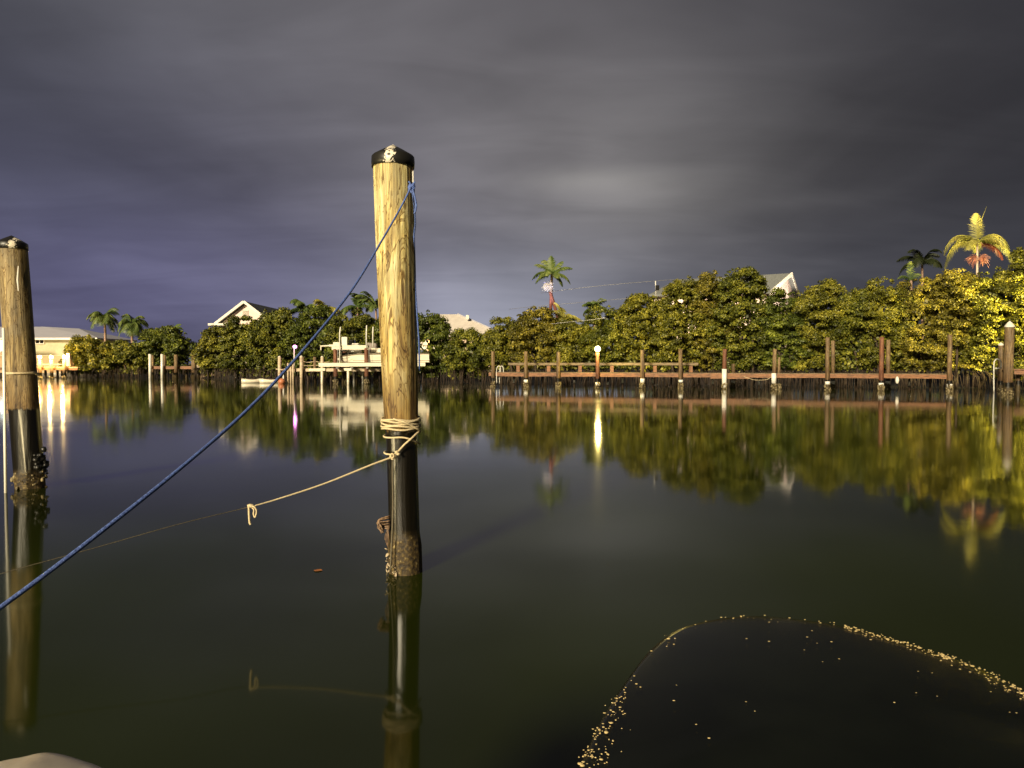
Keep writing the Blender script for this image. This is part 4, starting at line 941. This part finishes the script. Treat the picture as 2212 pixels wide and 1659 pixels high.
kn.tube([kc+Vector((math.cos(a)*.010,-.012,.01+math.sin(a)*.016)) for a in [2*math.pi*i/14 for i in range(14)]], .0065, 7, closed=True)
kn.build('knot', RT, cm_, True)
MB().tube(pxr([(848,990,df-.01),(848,1030,df-.005),(849,1080,df-.01),(848,1130,df-.012),(846,1180,df-.02),(843,1235,df-.03)]), .0075, 7).build('hanging_tail', M['rope_dark'], cm_, True)
MB().tube(pxr([(846,988,df-.03),(800,1005,df-.1),(700,1045,df-.25),(600,1078,df-.4),(548,1093,df-.48)]), [.0080-.0034*i/32 for i in range(33)], 7).build('taut_tail', RT, cm_, True)
MB().tube(pxr([(548,1093,df-.48),(502,1104,df-.55),(380,1134,df-.8),(200,1185,df-1.1),(0,1240,df-1.4),(-160,1290,df-1.6)]), .0028, 5).build('thin_leader', M['rope_dark'], cm_, True)
kk = MB(); c = W(541,1093,df-.49); kk.ball(c, .017, 8, 6, (1.3,1,.8), .2); 
kk.tube(smoothpts([c+Vector((-.008,-.01,0)), c+Vector((-.006,-.012,-.05)), c+Vector((-.003,-.01,-.11)), c+Vector((.004,-.01,-.125))], 6), .0075, 6)
kk.tube(smoothpts([c, c+Vector((.03,-.01,-.005)), c+Vector((.045,-.01,-.035)), c+Vector((.034,-.01,-.075)), c+Vector((.024,-.01,-.055)), c+Vector((.026,-.01,-.025)), c+Vector((.01,0,-.01))], 6), .0055, 6)
kk.build('frayed_knot', RT, cm_, True)
# bundle of old line on the left side
bun = MB(); c = W(830,1128,DP-.06)
for i in range(16):
    t_ = i/15; a = random.uniform(-.5,.5); s_ = random.uniform(.7,1.15)
    p0 = c+Vector((.045, -.02+random.uniform(-.03,.03), .045-.085*t_+random.uniform(-.01,.01)))
    p1 = c+Vector((-.03*s_*math.sin(math.pi*(.25+.6*t_))-.012, -.035+random.uniform(-.03,.03), .028-.07*t_))
    p2 = c+Vector((-.01+random.uniform(-.02,.02), -.045+random.uniform(-.03,.02), -.005-.055*t_-random.uniform(0,.02)))
    bun.tube(smoothpts([p0,p1,p2], 6), .0055, 6)
for i in range(4): bun.tube(smoothpts([c+Vector((.03,-.03,-.04)), c+Vector((.015+.008*i,-.04,-.09)), c+Vector((.01+.006*i,-.03,-.13-.02*i))],5), .003, 5)
tag(bun.build('rope_bundle', simple('old_brown_line', (.26,.16,.09), (.06,.035,.02), .5, (40,40,40), .4), None, True), 'brown tangled bundle of old line on the left side of the near pile', 'rope')
# oysters near the waterline
sh = MB()
for i in range(20):
    a = R(random.uniform(175, 250)); z = random.uniform(.0,.2); p = axis(z)+Vector((math.cos(a)*.138, math.sin(a)*.138, 0))
    m3 = Matrix.Rotation(random.uniform(0,6), 3, 'Z') @ Matrix.Rotation(random.uniform(0,3), 3, 'X'); n0 = len(sh.v)
    sh.ball((0,0,0), random.uniform(.006,.014), 8, 5, (1,.35,1.5), .12)
    for q in range(n0, len(sh.v)): sh.v[q] = tuple(m3 @ Vector(sh.v[q]) + p)
sh.build('oysters', M['shell'], mp_, True)
# white bracket above the blue knot
br = MB(); br.box(W(889.5,382,DP-.03),(.024,.02,.085),rz=.2); br.build('white_clip', M['pvc'], mp_)
br = MB(); br.box(W(888.5,363,DP-.035),(.014,.012,.06),rz=.2); br.build('rust_spike', M['red_wood'], mp_)
# blue rope
bl = thing('blue_rope', 'taut blue rope from a knot high on the near pile down to the left', 'rope', tuple(W(891,405,5.5)))
pts = pxr([(889,402,5.56),(884,412,5.47),(862,455,5.36),(827,516,5.0),(760,626,4.25),(650,762,3.45),(540,880,2.95),(400,1003,2.5),(200,1163,2.1),(0,1313,1.85),(-150,1415,1.7)], 10)
MB().tube(pts, .0066, 8).build('line', M['rope_blue'], bl, True)
kb = MB(); c = W(889,404,5.54)
for i in range(7):
    a = i*.9; kb.tube([c+Vector((math.cos(q)*.022*(1-.05*i), math.sin(q)*.012, math.sin(q+a)*.024-.004*i)) for q in [2*math.pi*k/12 for k in range(12)]], .0075, 6, closed=True)
kb.tube(smoothpts([c+Vector((.0,0,0)), c+Vector((-.012,-.01,.03)), c+Vector((-.022,-.01,.035))], 5), .007, 6)
kb.tube(smoothpts([c+Vector((.0,0,0)), c+Vector((.018,-.01,.028)), c+Vector((.03,-.01,.03))], 5), .007, 6)
kb.build('knot', M['rope_blue'], bl, True)
tl = MB(); tl.tube(pxr([(890,406,5.53),(894,440,5.53),(897,480,5.56),(894,520,5.62),(896,600,5.63),(901,680,5.63),(905,740,5.64),(906,800,5.66)]), .0068, 6)
tl.tube(pxr([(891,408,5.5),(897,430,5.5),(899,448,5.5),(895,462,5.5)]), .0075, 6)
tl.build('loose_tail', M['rope_blue'], bl, True)
# floating leaf
lf_ = MB(); c = G(687,1233); lf_.add([c+Vector((-.035,0,.004)), c+Vector((-.015,-.03,.005)), c+Vector((.015,-.03,.006)), c+Vector((.036,0,.004)), c+Vector((.015,.026,.006)), c+Vector((-.015,.026,.005))], [(0,1,2,3,4,5)])
tag(lf_.build('floating_leaf', M['leaf_float']), 'orange-brown leaf floating on dark water left of the near pile', 'leaf')

# ------------------------------------------------------------------ foreground hulls
def dome(name, outline, z, label, mat, bulge, skirt, cat, inset=.12):
    """rounded upturned hull: outline polygon at height z, rolled edge down and gently domed top"""
    P = [Vector(p) for p in outline]; P = smoothpts(P+[P[0]], 8)[:-1]; n = len(P); c = sum(P, Vector())/n
    rings = []; prof_ = [(1.0-.02,-skirt),(1.0,-skirt*.55),(1.0,-.035),(.998,-.012),(.988,.002),(.96,.010),(.88,.022),(.7,.05),(.45,.075),(.2,.088),(.02,.09)]
    for k, dz in prof_:
        rings.append([Vector((c.x+(p.x-c.x)*k, c.y+(p.y-c.y)*k, z+dz*(bulge if dz > 0 else 1))) for p in P])
    mb = MB(); vs = [v for r in rings for v in r]; fs = []
    for i in range(len(rings)-1):
        for k in range(n): fs.append((i*n+k, i*n+(k+1) % n, (i+1)*n+(k+1) % n, (i+1)*n+k))
    fs.append(tuple((len(rings)-1)*n+k for k in range(n))); mb.add(vs, fs)
    o = mb.build(name, mat, None, True); tag(o, label, cat); return o, rings, c
m, ntd, b = nm('wet_dark_hull'); Ld = ntd.links.new
v = coords(ntd, (2.2,2.2,2.2)); no = N(ntd, 'ShaderNodeTexNoise', i_Scale=1.0, i_Detail=4.0); Ld(v, no.inputs['Vector'])
rp = ramp(ntd, [(.4, (.004,.005,.004)), (.65, (.009,.011,.008))]); Ld(no.outputs['Fac'], rp.inputs['Fac']); Ld(rp.outputs[0], b.inputs['Base Color'])
v2 = coords(ntd, (90,90,90)); vo = N(ntd, 'ShaderNodeTexNoise', i_Scale=1.0, i_Detail=3.0); Ld(v2, vo.inputs['Vector'])
bp = N(ntd, 'ShaderNodeBump', i_Strength=.02, i_Distance=.004); Ld(vo.outputs['Fac'], bp.inputs['Height']); Ld(bp.outputs['Normal'], b.inputs['Normal'])
b.inputs['Roughness'].default_value = .22; b.inputs['Specular IOR Level'].default_value = .07
ZH = 1.0
ol = [(1180,1760),(1238,1659),(1262,1605),(1300,1532),(1342,1468),(1400,1395),(1462,1350),(1540,1329),(1620,1321),(1700,1326),(1800,1339),(1900,1363),(2000,1393),(2100,1426),(2212,1480),(2300,1535),(2450,1640)]
out = [G(px, py, ZH) for px, py in ol] + [Vector((1.15,.6,ZH)), Vector((.8,.35,ZH)), Vector((.35,.42,ZH))]
hull_o, rings, hc = dome('overturned_dinghy', out, ZH-.01, 'dark wet rounded hull beaded with water drops in the right foreground', m, .25, .30, 'boat')
m_drop, ntq, b = nm('water_drop'); b.inputs['Base Color'].default_value = (.75,.58,.28,1); b.inputs['Roughness'].default_value = .12; b.inputs['IOR'].default_value = 1.5  # golden glint of lamp light put into the drop colour
b.inputs['Transmission Weight'].default_value = .25
dr = MB(); rd = random.Random(5); n = len(rings[0])
for i in range(1500):
    k = rd.randrange(n); p = rings[3][k]; img = (p.x/p.y)*F+CX
    # drops gather on the right rim and at the lower left corner
    wgt = 1.0 if img > 1830 else (.75 if img < 1330 else .10)
    if p.y < .75 or rd.random() > wgt: continue
    f = abs(rd.gauss(0, .055))+.0; q = Vector(p).lerp(Vector((hc.x,hc.y,p.z)), f)
    z = ZH-.01+(-.012 if f < .008 else (.002 if f < .025 else .006)); s_ = rd.uniform(.0007,.0018)*(1.7 if rd.random() < .12 else 1)
    dr.ball((q.x+rd.gauss(0,.004), q.y+rd.gauss(0,.004), z+.0005), s_, 8, 5, (rd.uniform(.7,1.9),rd.uniform(.7,1.5),.5), .15)
for i in range(26):
    q = Vector(rings[3][rd.randrange(n)]).lerp(Vector((hc.x,hc.y,ZH)), rd.uniform(.15,.8)); q.z = ZH+.012; dr.ball(q, rd.uniform(.0008,.0017), 8, 5, (1.6,1,.4))
dr.build('water_drops', m_drop, hull_o, True)['kind'] = 'stuff'
# pale hull corner, bottom left
ol = [(-260,1780),(-120,1672),(0,1638),(50,1628),(92,1619),(128,1621),(175,1634),(232,1656),(330,1720)]
out = [G(px, py, .95) for px, py in ol] + [Vector((-.35,.6,.95)), Vector((-.75,.5,.95)), Vector((-1.0,.8,.95))]
pho, rings2, pc = dome('pale_skiff', out, .945, 'pale beige hull corner at the bottom left edge', simple('beige_gelcoat', (.62,.55,.45), (.48,.42,.34), .4, (14,14,14), .1), .3, .25, 'boat')
#rim = MB(); idx = [k for k, p in enumerate(rings2[4])]; pts = [rings2[4][k]+Vector((0,0,.008)) for k in idx]; rim.tube(pts, .010, 8, closed=True); rim.build('rim', M['rope_tan'], pho, True)

# ------------------------------------------------------------------ render settings
sc.view_settings.view_transform = 'Standard'; sc.view_settings.look = 'None'; sc.view_settings.gamma = 1; sc.view_settings.exposure = 1.0
sc.cycles.use_denoising = True
sc.cycles.max_bounces = 6; sc.cycles.sample_clamp_indirect = 6
